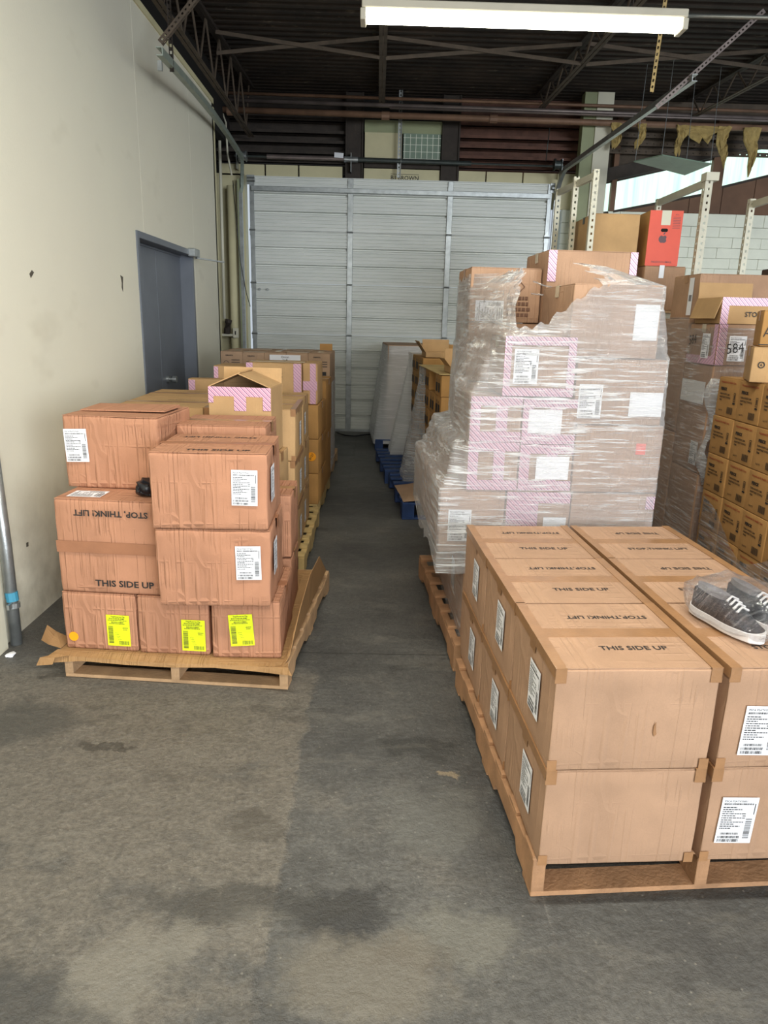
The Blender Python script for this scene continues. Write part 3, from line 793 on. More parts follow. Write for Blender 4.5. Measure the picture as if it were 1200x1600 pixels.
# torsion shaft with spring and drums
ts = thing('torsion_shaft', 'dark torsion shaft with springs and cable drums above the roller door', 'shaft', (GX0, 10.30, 3.63), 0)
MB().tube([(-.18, 0, 0), (W_+.12, 0, -.02)], .014, 8).obj('shaft', 'track_dark', ts)
mb = MB()
for k in range(46): mb.tube([(.25+k*.022, 0, -.001), (.262+k*.022, 0, -.001)], .030, 10)
mb.tube([(.25, 0, 0), (1.27, 0, -.004)], .027, 10); mb.obj('spring', 'pipe_metal', ts)
mb = MB(); mb.tube([(1.45, 0, -.006), (2.95, 0, -.014)], .030, 10); mb.obj('spring', 'track_dark', ts)
MB().tube([(1.27, 0, -.005), (1.45, 0, -.006)], .036, 12).obj('winding_cone', 'galvanised', ts)
MB().bar((1.14, -.035, .035), (1.26, -.035, .03), .006, .06).obj('tag_plate', 'paper', ts)
for xx in (-.10, W_-.0):
    mb = MB(); mb.tube([(xx-.02, 0, 0), (xx+.0, 0, 0)], .075, 16); mb.tube([(xx, 0, 0), (xx+.07, 0, 0)], .055, 16); mb.tube([(xx+.07, 0, 0), (xx+.085, 0, 0)], .07, 16); mb.obj('cable_drum', 'track_dark' if xx > 0 else 'galvanised', ts)
for xx in (-.15, 1.36, W_+.09): MB().box(xx-.004, xx+.004, -.03, .12, -.16, .07).obj('bearing_plate', 'galvanised', ts)
pipe('drop_wire', [(2.18, 10.25, 3.66), (2.19, 10.22, 4.05)], .006, 'track_dark', 'thin dark wire dropping to the right cable drum', 6, 'wire')

# ---------------------------------------------------------------- corner pipes left of the door
pipe('downspout', [(-1.985, 10.22, 0), (-1.975, 10.22, 3.25)], .052, 'cream', 'fat cream painted pipe in the corner left of the roller door', 14)
pipe('conduit', [(-2.09, 10.1, 1.55), (-2.075, 10.1, 3.9)], .020, 'cream_pale', 'thin cream conduit against the dark corner beside the cream wall', 8)
pipe('conduit', [(-2.0, 10.0, 4.05), (-1.97, 10.0, 3.95), (-1.97, 10.05, 3.6), (-1.93, 10.08, 3.35)], .012, 'cream_pale', 'bent pale conduit dropping from the pipes in the left corner', 8)
pipe('cable', [(-1.93, 10.15, 3.3), (-1.90, 10.15, 2.8), (-1.86, 10.15, 2.3), (-1.80, 10.2, 1.9), (-1.76, 10.26, 1.72)], .005, 'black_plastic', 'thin black cable looping down beside the left door track', 6, 'cable')
o = MB().box(-1.90, -1.868, 10.28, 10.40, 0, 3.35).obj('trim_2', 'green_trim'); struct(o)
j = thing('junction_box', 'small cream switch box on the fat cream pipe', 'switch box', (-1.94, 10.10, 1.30), 0)
MB().box(-.035, .035, -.03, .03, 0, .13).obj('box_body', 'cream_pale', j, bevel=.004)
MB().box(-.008, .008, -.034, -.03, .04, .09).obj('toggle', 'ink', j)
MB().box(-.19, -.035, -.01, .01, .02, .05).obj('bracket', 'cream_pale', j)
MB().tube([(-.12, 0, .05), (-.115, 0, .12), (-.10, .0, .2), (-.09, 0, .24)], .045, 10).obj('conduit_body', 'steel_dark', j)
# pipe and strip at the foot of the cream wall
gp = thing('bollard_pipe', 'grey steel pipe standing against the foot of the cream wall', 'pipe', (-1.755, 3.25, 0), 0)
MB().tube([(0, 0, 0), (-.012, .03, .5), (-.02, .03, .95)], .028, 12).obj('pipe_body', 'galvanised', gp, smooth=True)
MB().tube([(-.001, .01, .19), (-.001, .012, .215)], .033, 12).obj('clamp', 'galvanised', gp)
MB().box(.0, .012, -.05, .0, .2, .225).obj('clamp_bolt', 'galvanised', gp)
MB().tube([(-.001, .012, .225), (-.004, .014, .27)], .0295, 12).obj('blue_band', 'blue_mark', gp)
struct(MB().box(WX, WX+.03, 3.02, 3.20, 0, 1.0).obj('trim_3', 'cream_pale'))
R = random.Random(5)
for k, (x, y, r_, mt, lab) in enumerate(((-1.72, 3.12, .022, 'paper', 'crumpled white scrap on the floor by the grey pipe'), (-1.71, 2.9, .03, 'rubble', 'grey lump of broken concrete at the wall foot'),
        (-1.50, 3.10, .024, 'shoe_lining', 'crumpled grey scrap on the floor left of the wooden pallet'), (-1.62, 2.72, .018, 'kraft_paper', 'small brown chip on the floor left of the wooden pallet'))):
    bm = bmesh.new(); bmesh.ops.create_icosphere(bm, subdivisions=2, radius=r_)
    for v in bm.verts: v.co += noise.noise_vector(v.co*40+Vector((k*9, 0, 0)))*r_*.6; v.co.z = max(v.co.z*.5, -r_*.25)
    zmin = min(v.co.z for v in bm.verts)
    for v in bm.verts: v.co.z -= zmin
    me = D.meshes.new('debris'); bm.to_mesh(me); bm.free(); me.materials.append(M[mt])
    o = put('debris_lump', me); o.location = (x, y, 0); tag(o, lab, 'debris')

# ================================================================ CARGO
UP = ('THIS SIDE UP', .033, .0005); LIFT = ('STOP,THINK! LIFT', .031, .0005)
UP_B = ('THIS SIDE UP', .040, .0010, 'ink', 1.14); LIFT_B = ('STOP, THINK! LIFT', .036, .0010, 'ink', 1.10)
# ---- R1: near right pallet of twelve matching cartons
pallet('pale wooden pallet under the twelve matching cartons at the near right', .476, 1.685, 4.2, 'wood_brown')
F = Frame(.482, 1.65, 3.2)
cnames = ('left', 'right'); rn = ('front', 'middle', 'back')
for c in (0, 1):
    for r in range(3):
        for l in (0, 1):
            x0 = c*.462; y0 = r*.438
            dec = []
            if l == 1:
                if c == 0: dec += [('top', 0.03, -.10, UP, 0), ('top', .03, .11, LIFT, 180)]
                else: dec += [('top', 0.03, -.10, LIFT, 0), ('top', .03, .11, UP, 180)]
            if c == 0: dec.append(('left', .05, .0, 'ship', random.uniform(-2, 2)))
            if r == 0 and c == 1: dec.append(('front', -.132 if l == 0 else -.112, -.015 if l == 0 else -.035, 'ship', -2))
            if r == 0 and c == 0 and l == 1:
                pass
            lab = f"{'upper' if l else 'lower'} {rn[r]}-row carton in the {cnames[c]} column on the near right pallet"
            if r == 0 and c == 1 and l == 1: lab = 'upper front carton with the bagged shoe on top, near right pallet'
            if r == 0 and c == 0 and l == 1: lab = 'carton with a small front tear printed THIS SIDE UP, near right pallet'
            t = carton(F, x0, x0+.437, y0, y0+.434, .1415+l*.302, .1415+l*.302+.3, lab, 'matching cartons on the near right pallet',
                       'kraft_pale', .0022, 7, 'tape_brown', turn=random.uniform(-.5, .5), decals=dec, htape=True)
            if r == 0 and c == 0 and l == 1:
                mb = MB(); mb.prism([(-.004, .012), (.001, .026), (.003, .004), (.006, -.010), (.0, -.018), (-.004, -.006)], 0, .0008)
                put('tear', mb.mesh('tear', ['flap_inside']), t, FACE['front']((.437, .434, .3)) @ T(.06, -.03, .0035))
# clear tape strips shining along the seams between the rows
# ---- bagged shoes
def shoe(parent):
    L = .27; NS = 15
    def sect(s):   # half width, along the shoe 0 toe .. 1 heel
        return .048*math.sin(math.pi*min(1, (s*.92+.06)))**.45*(1-.18*math.exp(-((s-.62)/.2)**2))
    mb = MB(); rings = []
    ss = [k/(NS-1) for k in range(NS)]
    for s in ss:
        hw = sect(s) if 0 < s < 1 else .006; y = (s-.5)*L
        rings.append([(-hw, y, .002), (-hw*1.03, y, .016), (-hw, y, .032), (hw, y, .032), (hw*1.03, y, .016), (hw, y, .002)])
    def loft(mb, rings, mi=0):
        n = len(rings[0]); b = len(mb.v)
        for r_ in rings: mb.v += r_
        for k in range(len(rings)-1):
            for j in range(n): mb.f.append((b+k*n+j, b+k*n+(j+1) % n, b+(k+1)*n+(j+1) % n, b+(k+1)*n+j)); mb.mi.append(mi)
        mb.f.append(tuple(b+j for j in range(n))[::-1]); mb.f.append(tuple(b+(len(rings)-1)*n+j for j in range(n))); mb.mi += [mi, mi]
    loft(mb, rings); mb.obj('sole', 'shoe_white', parent, smooth=False, bevel=.003)
    mb = MB(); rings = []
    for s in ss:
        hw = max(.004, sect(s)*.97 if 0 < s < 1 else .004); y = (s-.5)*L*.97
        hgt = .032 + .055*min(1, s/.45)**1.2 if s < .45 else .087 + .012*(s-.45)
        if s in (0, 1): hgt *= .85
        ring = []
        for k in range(11):
            a = math.pi*k/10; ring.append((-hw*math.cos(a)*(1-.35*math.sin(a)*(s > .4)), y, .03+(hgt-.03)*math.sin(a)**.8))
        rings.append(ring)
    loft(mb, rings); mb.obj('upper', 'shoe_navy', parent, smooth=True)
    mb = MB(); rings = []
    for k in range(9):
        s = .5+.44*k/8; hw = max(.003, sect(s)*.55*math.sin(math.pi*(k+.6)/9.4)**.5); y = (s-.5)*L*.97
        z = .092+.012*(s-.45)
        rings.append([(-hw, y, z-.012), (-hw*.8, y, z+.004), (hw*.8, y, z+.004), (hw, y, z-.012)])
    loft(mb, rings); mb.obj('collar_lining', 'shoe_lining', parent)
    for k in range(4):
        y = (.30+.05*k-.5)*L; z = .074+.006*k
        MB().tube([(-.022, y, z-.004), (0, y+.004, z+.007), (.022, y, z-.004)], .0035, 6).obj('lace', 'shoe_white', parent)
st = thing('shoe', 'navy canvas shoe with white sole lying nearest in the clear bag', 'shoe', (1.045, 1.93, .7475), math.radians(20))
shoe(st)
st2 = thing('shoe', 'second navy shoe beside the first in the clear bag, farther right', 'shoe', (1.155, 1.965, .7475), math.radians(14))
shoe(st2)
def blob(name, center, rx, ry, rz, mat, rot=0, amp=.02, seed=0, sub=4, flat=.0):
    bm = bmesh.new(); bmesh.ops.create_icosphere(bm, subdivisions=sub, radius=1)
    uvl = bm.loops.layers.uv.new('uv')
    for v in bm.verts:
        n = noise.noise_vector(v.co*3+Vector((seed, 0, 0)))+noise.noise_vector(v.co*8+Vector((seed, 3, 0)))*.5
        c = Vector((math.copysign(abs(v.co.x)**.6, v.co.x)*rx, math.copysign(abs(v.co.y)**.6, v.co.y)*ry, math.copysign(abs(v.co.z)**.7, v.co.z)*rz))
        c += n*amp; c.z = max(c.z, -rz*.96); v.co = c
    for f in bm.faces:
        f.smooth = True
        for l in f.loops: l[uvl].uv = (l.vert.co.x*4+l.vert.co.z*2, l.vert.co.y*3+l.vert.co.z*2)
    me = D.meshes.new(name); bm.to_mesh(me); bm.free(); me.materials.append(M[mat])
    o = put(name, me); o.location = center; o.rotation_euler = (0, 0, rot); return o
o = blob('plastic_bag', (1.10, 1.945, .7475+.062), .125, .165, .062, 'film_bag', math.radians(18), .014, 3)
tag(o, 'clear plastic bag wrapped around the navy shoes on the near right cartons', 'bag')

# ---- L1: near left pallet
pallet('weathered wooden pallet under the reddish cartons at the near left', -1.378, 2.93, -4.9, 'wood', h=.125)
F = Frame(-1.378, 2.93, -4.9)
G = 'reddish cartons on the near left pallet'
BZ = .1285
for k, (a, b, lx_, ly) in enumerate(((.0, .334, .085, -.035), (.338, .656, .09, -.04), (.660, .962, -.02, -.0))):
    dec = [('front', lx_, ly, 'ship_yellow', (0, 0, 4)[k])]
    if k == 0:
        mb = MB(); mb.prism([(.022*math.cos(2*math.pi*j/16), .022*math.sin(2*math.pi*j/16)) for j in range(16)], 0, .0006)
        dec.append(('front', -.125, -.075, mb.mesh('round_sticker', ['orange_sticker'])))
    carton(F, a, b, .03, .48, BZ, .40, ('yellow-labelled bottom carton with an orange dot, left end of the near pallet', 'yellow-labelled bottom carton in the middle of the near left pallet',
           'yellow-labelled bottom carton with a tilted label, right end of the near left pallet')[k], 'yellow-labelled cartons in the bottom row', 'kraft_red', .0025, 7, turn=(0, 1.5, 5)[k], decals=dec, tape='tape_kraft')
_mm = carton(F, .003, .467, .035, .56, .402, .826, 'dented carton printed STOP, THINK! LIFT upside down, near left pallet', G, 'kraft_red', .0032, 13, seam='x', tape=None,
       decals=[('front', .02, .155, LIFT_B, 180), ('front', .06, -.165, UP_B, 0), ('top', -.12, -.17, 'ship', 92)])
# brown tape across its front and edges
MB().box(-.2335, .2335, -.2685, -.2677, .185, .237).obj('packing_tape', 'tape_kraft', _mm)
t = carton(F, -.035, .40, .235, .66, .828, 1.155, 'dented carton with torn lid flap, topmost at the left of the near pallet', G, 'kraft_red', .006, 13, tape=None,
       decals=[('front', -.155, .03, 'ship', 2)])
MB().sweep([(-.20, .03, .330), (.20, .03, .335)], [(-.10, 0), (.10, 0), (.10, .005), (-.10, .012)]).obj('loose_flap', 'kraft_red', t)
def wrinkles(t, d, seed, n=7):
    pass
carton(F, .463, .936, -.05, .405, .402, .742, 'creased carton under another in the right stack of the near left pallet', G, 'kraft_red', .006, 14, turn=6, tape='tape_kraft',
       decals=[('front', .145, .03, 'ship', 1), ('right', -.12, .03, 'ship', 0)])
carton(F, .456, .930, -.055, .40, .744, 1.066, 'creased carton on top of the right front stack, near left pallet', G, 'kraft_red', .006, 14, turn=6, tape='tape_kraft',
       decals=[('front', .145, .02, 'ship', -1), ('right', -.12, .02, 'ship', 0), ('top', -.02, .15, LIFT_B, 180), ('top', .03, -.17, UP_B, 0)])
carton(F, .455, .915, .52, .85, BZ, .425, 'lower brown carton behind the front stack, near left pallet', G, 'kraft_red', .003, 5, turn=5, decals=[])
carton(F, .455, .915, .52, .85, .428, .755, 'middle brown carton behind the front stack, near left pallet', G, 'kraft_red', .003, 5, turn=5)
carton(F, .385, .81, .47, .84, .758, 1.096, 'long brown carton with shiny tape edge behind the right front stack', G, 'kraft_red', .0035, 8, turn=5, tape='tape_brown')
carton(F, .415, .78, .875, 1.20, BZ, .50, 'bottom carton under the open pink-taped box, near left pallet', None, 'kraft_tan', .002, 4)
carton(F, .415, .78, .875, 1.20, .503, .875, 'carton right under the open pink-taped box, near left pallet', None, 'kraft_tan', .002, 4)
carton(F, .0, .375, .68, 1.18, BZ, .50, 'lower carton at the wall side rear of the near left pallet', None, 'kraft_tan', .002, 4)
carton(F, .0, .375, .68, 1.18, .503, .99, 'tall carton behind the torn-lid carton, near left pallet', None, 'kraft_tan', .002, 4)
# open box with pink security tape and tented lid flaps
def open_box(F, x0, x1, y0, y1, z0, z1, label, mat, flaps, pink=None, decals=(), cat='box', group=None, turn=0):
    d = (x1-x0, y1-y0, z1-z0); _seed[0] += 1
    t = thing('open_carton', label, cat, F.pt((x0+x1)/2, (y0+y1)/2, z0), F.d+math.radians(turn), group)
    mb = MB(); th = .005; X, Y, Z = d[0]/2, d[1]/2, d[2]
    mb.box(-X, X, -Y, -Y+th, 0, Z).box(-X, X, Y-th, Y, 0, Z).box(-X, -X+th, -Y+th, Y-th, 0, Z).box(X-th, X, -Y+th, Y-th, 0, Z).box(-X, X, -Y, Y, 0, th)
    mb.obj('carton_body', mat, t, bevel=.002)
    for f in flaps:   # side, length, angle from upright (outwards +), opt. taper
        side, ln, ang = f[:3]; a = math.radians(ang); tp = f[3] if len(f) > 3 else .003
        mb = MB(); wd = d[0] if side in 'fb' else d[1]
        m0 = {'f': T(0, -Y+th/2, Z), 'b': T(0, Y-th/2, Z) @ RZ(180), 'l': T(-X+th/2, 0, Z) @ RZ(-90), 'r': T(X-th/2, 0, Z) @ RZ(90)}[side] @ RX(ang)
        c = [(-wd/2+.002, -th/2, 0), (wd/2-.002, -th/2, 0), (wd/2-.002, th/2, 0), (-wd/2+.002, th/2, 0), (-wd/2+tp, -th/2, ln), (wd/2-tp, -th/2, ln), (wd/2-tp, th/2, ln), (-wd/2+tp, th/2, ln)]
        mb.v = [tuple(m0 @ Vector(p)) for p in c]
        for q in ((3, 2, 1, 0), (4, 5, 6, 7), (0, 1, 5, 4), (1, 2, 6, 5), (2, 3, 7, 6), (3, 0, 4, 7)): mb.f.append(q); mb.mi.append(0)
        mb.obj('flap', mat, t)
    if pink:
        for k, (f, a, b, c_, e_) in enumerate(pink): MB().box(a, b, c_, e_, 0, .0008, 0, FACE[f](d) @ T(0, 0, .0012+k*.0009)).obj('pink_tape', 'pink_tape', t)
    for dc in decals:
        f, u, v, what = dc[:4]; rot = dc[4] if len(dc) > 4 else 0
        m = FACE[f](d) @ T(u, v, .006) @ RZ(rot)
        if isinstance(what, bpy.types.Mesh): put(what.name.split('.')[0], what, t, m)
        elif what in ('ship', 'plain', 'small'): put('shipping_label', label_mesh(what), t, m)
        else: put('lettering', text_mesh(*what), t, m)
    return t
t = open_box(F, .42, .755, .90, 1.18, .878, 1.236, 'open carton with striped pink tape and tented lid flaps', 'kraft_tan',
         [('r', .185, -68), ('l', .185, -66), ('b', .085, 10)],
         [('front', -.167, .167, .13, .179), ('front', -.03, .035, .055, .13), ('front', -.167, -.14, .095, .13), ('front', .125, .167, .06, .13), ('front', -.02, .04, .0, .02)])
tag(blob('red_cloth', (-1.06, 3.66, 1.025), .06, .07, .035, 'cloth_red', 0, .015, 9, 3), 'crumpled dark red cloth tucked behind the torn-lid carton', 'cloth')
tag(blob('black_plastic_scrap', (-.99, 3.045, .862), .040, .05, .032, 'black_plastic', 0, .018, 5, 3), 'crumpled black plastic scrap wedged between the near left stacks', 'plastic')
# cardboard slip sheet under the load, edges curling over the pallet
def sheet_obj(name, F, pts, mat, label=None, cat=None, thick=.004, parent=None):
    """pts: grid rows of local (x, y, z)."""
    mb = MB(); nr, nc = len(pts), len(pts[0])
    for r_ in pts:
        for p in r_: mb.v.append(tuple(F.pt(*p)))
    for r_ in range(nr-1):
        for c in range(nc-1): mb.f.append((r_*nc+c, r_*nc+c+1, (r_+1)*nc+c+1, (r_+1)*nc+c)); mb.mi.append(0)
    o = mb.obj(name, mat, parent); s_ = o.modifiers.new('thick', 'SOLIDIFY'); s_.thickness = thick; s_.offset = 0
    if label: tag(o, label, cat)
    return o
ss = thing('slip_sheet', 'brown cardboard slip sheet curling over the near left pallet', 'cardboard', F.pt(0, 0, .125), 0)
inv = ss.matrix_basis.inverted()
class LF:  # local frame for the parts of the sheet
    @staticmethod
    def pt(x, y, z=0): return F.pt(x, y, z) - Vector(ss.location)
sheet_obj('base_sheet', LF, [[(-.02, y, .1265) for y in (0, .6, 1.2)], [(1.0, y, .1265) for y in (0, .6, 1.2)]], 'kraft_paper', parent=ss, thick=.0025)
row0 = [(x, .01, .128) for x in (-.03, .1, .3, .5, .7, .9, 1.02)]
row1 = [(-.05, -.03, .118), (.1, -.03, .118), (.3, -.03, .112), (.5, -.03, .112), (.7, -.025, .118), (.9, -.03, .122), (1.03, -.035, .126)]
row2 = [(-.06, -.042, .085), (.1, -.036, .102), (.3, -.034, .095), (.5, -.034, .095), (.7, -.03, .104), (.9, -.035, .100), (1.05, -.05, .098)]
sheet_obj('front_lip', LF, [row0, row1, row2], 'kraft_paper', parent=ss, thick=.003)
sheet_obj('side_lip', LF, [[(1.0, .0, .128), (1.0, .3, .128), (1.0, .7, .128), (1.0, 1.15, .128)], [(1.012, .0, .135), (1.018, .3, .16), (1.018, .7, .17), (1.018, 1.1, .17)], [(1.025, .02, .16), (1.035, .22, .30), (1.03, .5, .36), (1.02, .85, .34)]], 'kraft_paper', parent=ss, thick=.003)
sheet_obj('corner_tab', LF, [[(-.02, .02, .13), (-.02, .12, .13)], [(-.07, .01, .15), (-.08, .1, .17)], [(-.09, -.01, .18), (-.11, .08, .21)]], 'kraft_paper', parent=ss, thick=.003)
sheet_obj('corner_tab', LF, [[(-.02, -.03, .125), (.05, -.035, .125)], [(-.075, -.06, .12), (-.01, -.055, .12)], [(-.09, -.07, .085), (-.02, -.06, .09)]], 'kraft_paper', parent=ss, thick=.003)

# ---- L2: second pallet on the left, twelve larger cartons
pallet('pale wooden pallet sticking out under the second left stack', -1.56, 4.27, 0, 'wood_yellow', wx=1.13)
F = Frame(-1.54, 4.19, .8)
tri = MB()
for k in range(3):
    a, b = math.radians(90+120*k), math.radians(90+120*(k+1))
    p, q = Vector((math.cos(a), math.sin(a)))*.042, Vector((math.cos(b), math.sin(b)))*.042
    u = (q-p).normalized(); nn = Vector((-u.y, u.x))*.005
    p2_, q2 = p+u*.012, q-u*.006
    tri.quad([(p2_.x, p2_.y, 0), (q2.x, q2.y, 0), (q2.x+nn.x, q2.y+nn.y, 0), (p2_.x+nn.x, p2_.y+nn.y, 0)])
add_text(tri, 'PAP', 0, -.004, .022, 0, .0005)
tri_m = tri.mesh('recycling_mark', ['ink'])
for l in range(3):
    for r in (0, 1):
        for c in (0, 1):
            y0, y1 = (.0, .53) if r == 0 else (.535, 1.02)
            dec = []
            if c == 1 and r == 0: dec += [('front', -.06, -.06, tri_m), ('right', .05, -.03, 'ship')]
            elif c == 1: dec += [('right', -.1, -.02, 'ship')]
            if l == 2: dec += [('top', .05, .1, ('THIS SIDE UP', .03, .0004), 180)]
            carton(F, c*.535, c*.535+.53, y0, y1, .1415+l*.3105, .1415+l*.3105+.308,
                   f"{('bottom', 'middle', 'top')[l]} {('front', 'back')[r]}-row plain tan carton, {('wall', 'aisle')[c]} side of the second left pallet", 'plain tan cartons on the second left pallet',
                   'kraft_tan', .002, 5, decals=dec, turn=random.uniform(-.8, .8), htape=(c == 1 and r == 0))
# ---- L3: third pallet on the left
pallet('wooden pallet under the third left stack with orange dot sticker', -1.47, 5.58, -1, 'wood_yellow')
F = Frame(-1.50, 5.60, -2)
dot = MB(); dot.prism([(.036*math.cos(2*math.pi*j/18), .036*math.sin(2*math.pi*j/18)) for j in range(18)], 0, .0006, 0)
add_text(dot, '#157', 0, 0, .026, 1, .0003, rot=1.0, z=.001); dot_m = dot.mesh('round_sticker', ['orange_sticker', 'ink'])
zs = [.1415, .395, .672, .940]
for c in (0, 1):
    for l in range(3):
        dec = [('front', .21, .0, dot_m)] if (c == 1 and l == 1) else []
        carton(F, c*.53, c*.53+.525, 0, .56, zs[l], zs[l+1]-.003, f"{('bottom', 'middle', 'top')[l]} brown carton on the {('wall', 'aisle')[c]} side of the third left pallet" + (' with an orange dot' if dec else ''),
               'brown cartons on the third left pallet', 'kraft_gold' if c else 'kraft_tan', .0025, 5, decals=dec)
carton(F, .53, 1.045, .60, 1.12, .1415, .60, 'lower rear carton on the third left pallet', None, 'kraft_gold', .002, 4)
carton(F, .53, 1.05, .60, 1.12, .603, 1.075, 'tall golden carton standing behind the orange dot carton', None, 'kraft_gold', .002, 4)
pk = lambda d: [('front', -d[0]/2, -d[0]/2+.05, -d[1]/2, d[1]/2), ('front', d[0]/2-.06, d[0]/2, -d[1]/2, d[1]/2), ('front', -d[0]/2, d[0]/2, -d[1]/2, -d[1]/2+.07)]
carton(F, .50, .925, .0, .40, .942, 1.252, 'pink-edged carton printed JUS on the third left pallet', None, 'kraft_tan', .002, 5, tape='tape_clear', pink=pk((.425, .31)),
       decals=[('front', .03, .06, ('JUS', .055, .0), 0)])
carton(F, .93, 1.045, .04, .40, .942, 1.254, 'narrow pink-taped carton at the aisle end of the third left pallet', None, 'kraft_tan', .002, 4, tape=None, pink=[('front', .0, .045, -.155, .155), ('front', -.055, .055, -.05, .02)])
carton(F, .22, .495, .10, .45, .942, 1.215, 'small pink-edged carton left of the JUS carton', None, 'kraft_tan', .002, 4, tape=None, pink=[('front', -.135, -.10, -.13, .13)])
carton(F, .05, .46, -.02, .09, .942, 1.120, 'low pink-cornered carton nearest the grey door', None, 'kraft_tan', .002, 4, tape=None, pink=[('front', -.2, -.15, -.08, .08)])

# ---- L5: far left wrapped pallet of greyish cartons
pallet('wooden pallet under the film-wrapped greyish cartons by the roller door', -1.47, 6.98, -1, 'wood')
F = Frame(-1.49, 6.96, 0)
cw, cd, chh = .208, .21, .225
fm = MB(); add_text(fm, 'KMARFA', -.02, .075, .018, 0, .0003); fm.quad([(-.07, -.06, 0), (.07, -.06, 0), (.07, -.095, 0), (-.07, -.095, 0)])
for k in range(3): fm.quad([(.0, .03-k*.022, 0), (.08, .03-k*.022, 0), (.08, .036-k*.022, 0), (.0, .036-k*.022, 0)])
for k in range(10):
    a = 2*math.pi*k/10; fm.quad([(-.05+.022*math.cos(a), .0+.022*math.sin(a), 0), (-.05+.022*math.cos(a+.6), .022*math.sin(a+.6), 0), (-.05+.026*math.cos(a+.6), .026*math.sin(a+.6), 0), (-.05+.026*math.cos(a), .026*math.sin(a), 0)])
fm_m = fm.mesh('print', ['ink'])
for c in range(5):
    for l in range(4):
        z0 = .1415+l*chh
        carton(F, c*(cw+.001), c*(cw+.001)+cw, 0, .845, z0, z0+chh-.002, f"long greyish carton in film, layer {('one', 'two', 'three', 'four')[l]} from below, {('first', 'second', 'third', 'fourth', 'fifth')[c]} from the wall",
               'greyish cartons in the far left wrapped pallet', 'kraft_grey', .0015, 2, tape=None, top=None, decals=[('front', 0, 0, fm_m)])
    for r in range(4):
        z0 = .1415+4*chh
        carton(F, c*(cw+.001), c*(cw+.001)+cw, r*(cd+.001), r*(cd+.001)+cd, z0, z0+chh+random.uniform(-.006, .004), f"greyish top-layer carton in film, {('front', 'second', 'third', 'back')[r]} row, {('first', 'second', 'third', 'fourth', 'fifth')[c]} from the wall",
               'greyish cartons in the far left wrapped pallet', 'kraft_grey', .002, 3, tape='tape_clear' if (r+c) % 2 else None, decals=[('front', 0, 0, fm_m)] if r == 0 else [], seam='y' if r % 2 else 'x')
sg = thing('paper_sign', 'white paper sign on the front of the far left wrapped pallet', 'sign', F.pt(.62, -.035, 1.184), 0)
mb = MB().box(-.147, .147, 0, .003, 0, .062); mb.obj('sheet', 'paper', sg)
put('lettering', text_mesh('Onion', .03, .0002), sg, T(.0, -.001, .042) @ RX(90)); put('lettering', text_mesh('Size M', .018, .0002), sg, T(.0, -.001, .016) @ RX(90))
sheet_obj('upright_flap', F, [[(.90, .62, 1.27), (1.03, .62, 1.27)], [(.90, .63, 1.335), (1.03, .63, 1.335)]], 'kraft_gold', 'small upright cardboard flap on the far left wrapped pallet', 'cardboard', .005)

# ---------------------------------------------------------------- stretch film
def hull2(pts):
    pts = sorted(set((round(x, 5), round(y, 5)) for x, y in pts)); cr = lambda o, a, b: (a[0]-o[0])*(b[1]-o[1])-(a[1]-o[1])*(b[0]-o[0])
    lo, hi = [], []
    for p in pts:
        while len(lo) > 1 and cr(lo[-2], lo[-1], p) <= 0: lo.pop()
        lo.append(p)
    for p in reversed(pts):
        while len(hi) > 1 and cr(hi[-2], hi[-1], p) <= 0: hi.pop()
        hi.append(p)
    return lo[:-1]+hi[:-1]
def ray_r(h, c, a):
    dx, dy = math.cos(a), math.sin(a); best = 0
    for k in range(len(h)):
        p, q = h[k], h[(k+1) % len(h)]
        ex, ey = q[0]-p[0], q[1]-p[1]; den = dx*ey-dy*ex
        if abs(den) < 1e-9: continue
        t_ = ((p[0]-c[0])*ey-(p[1]-c[1])*ex)/den; s_ = ((p[0]-c[0])*dy-(p[1]-c[1])*dx)/den
        if t_ > 0 and -1e-6 <= s_ <= 1+1e-6: best = max(best, t_)
    return best
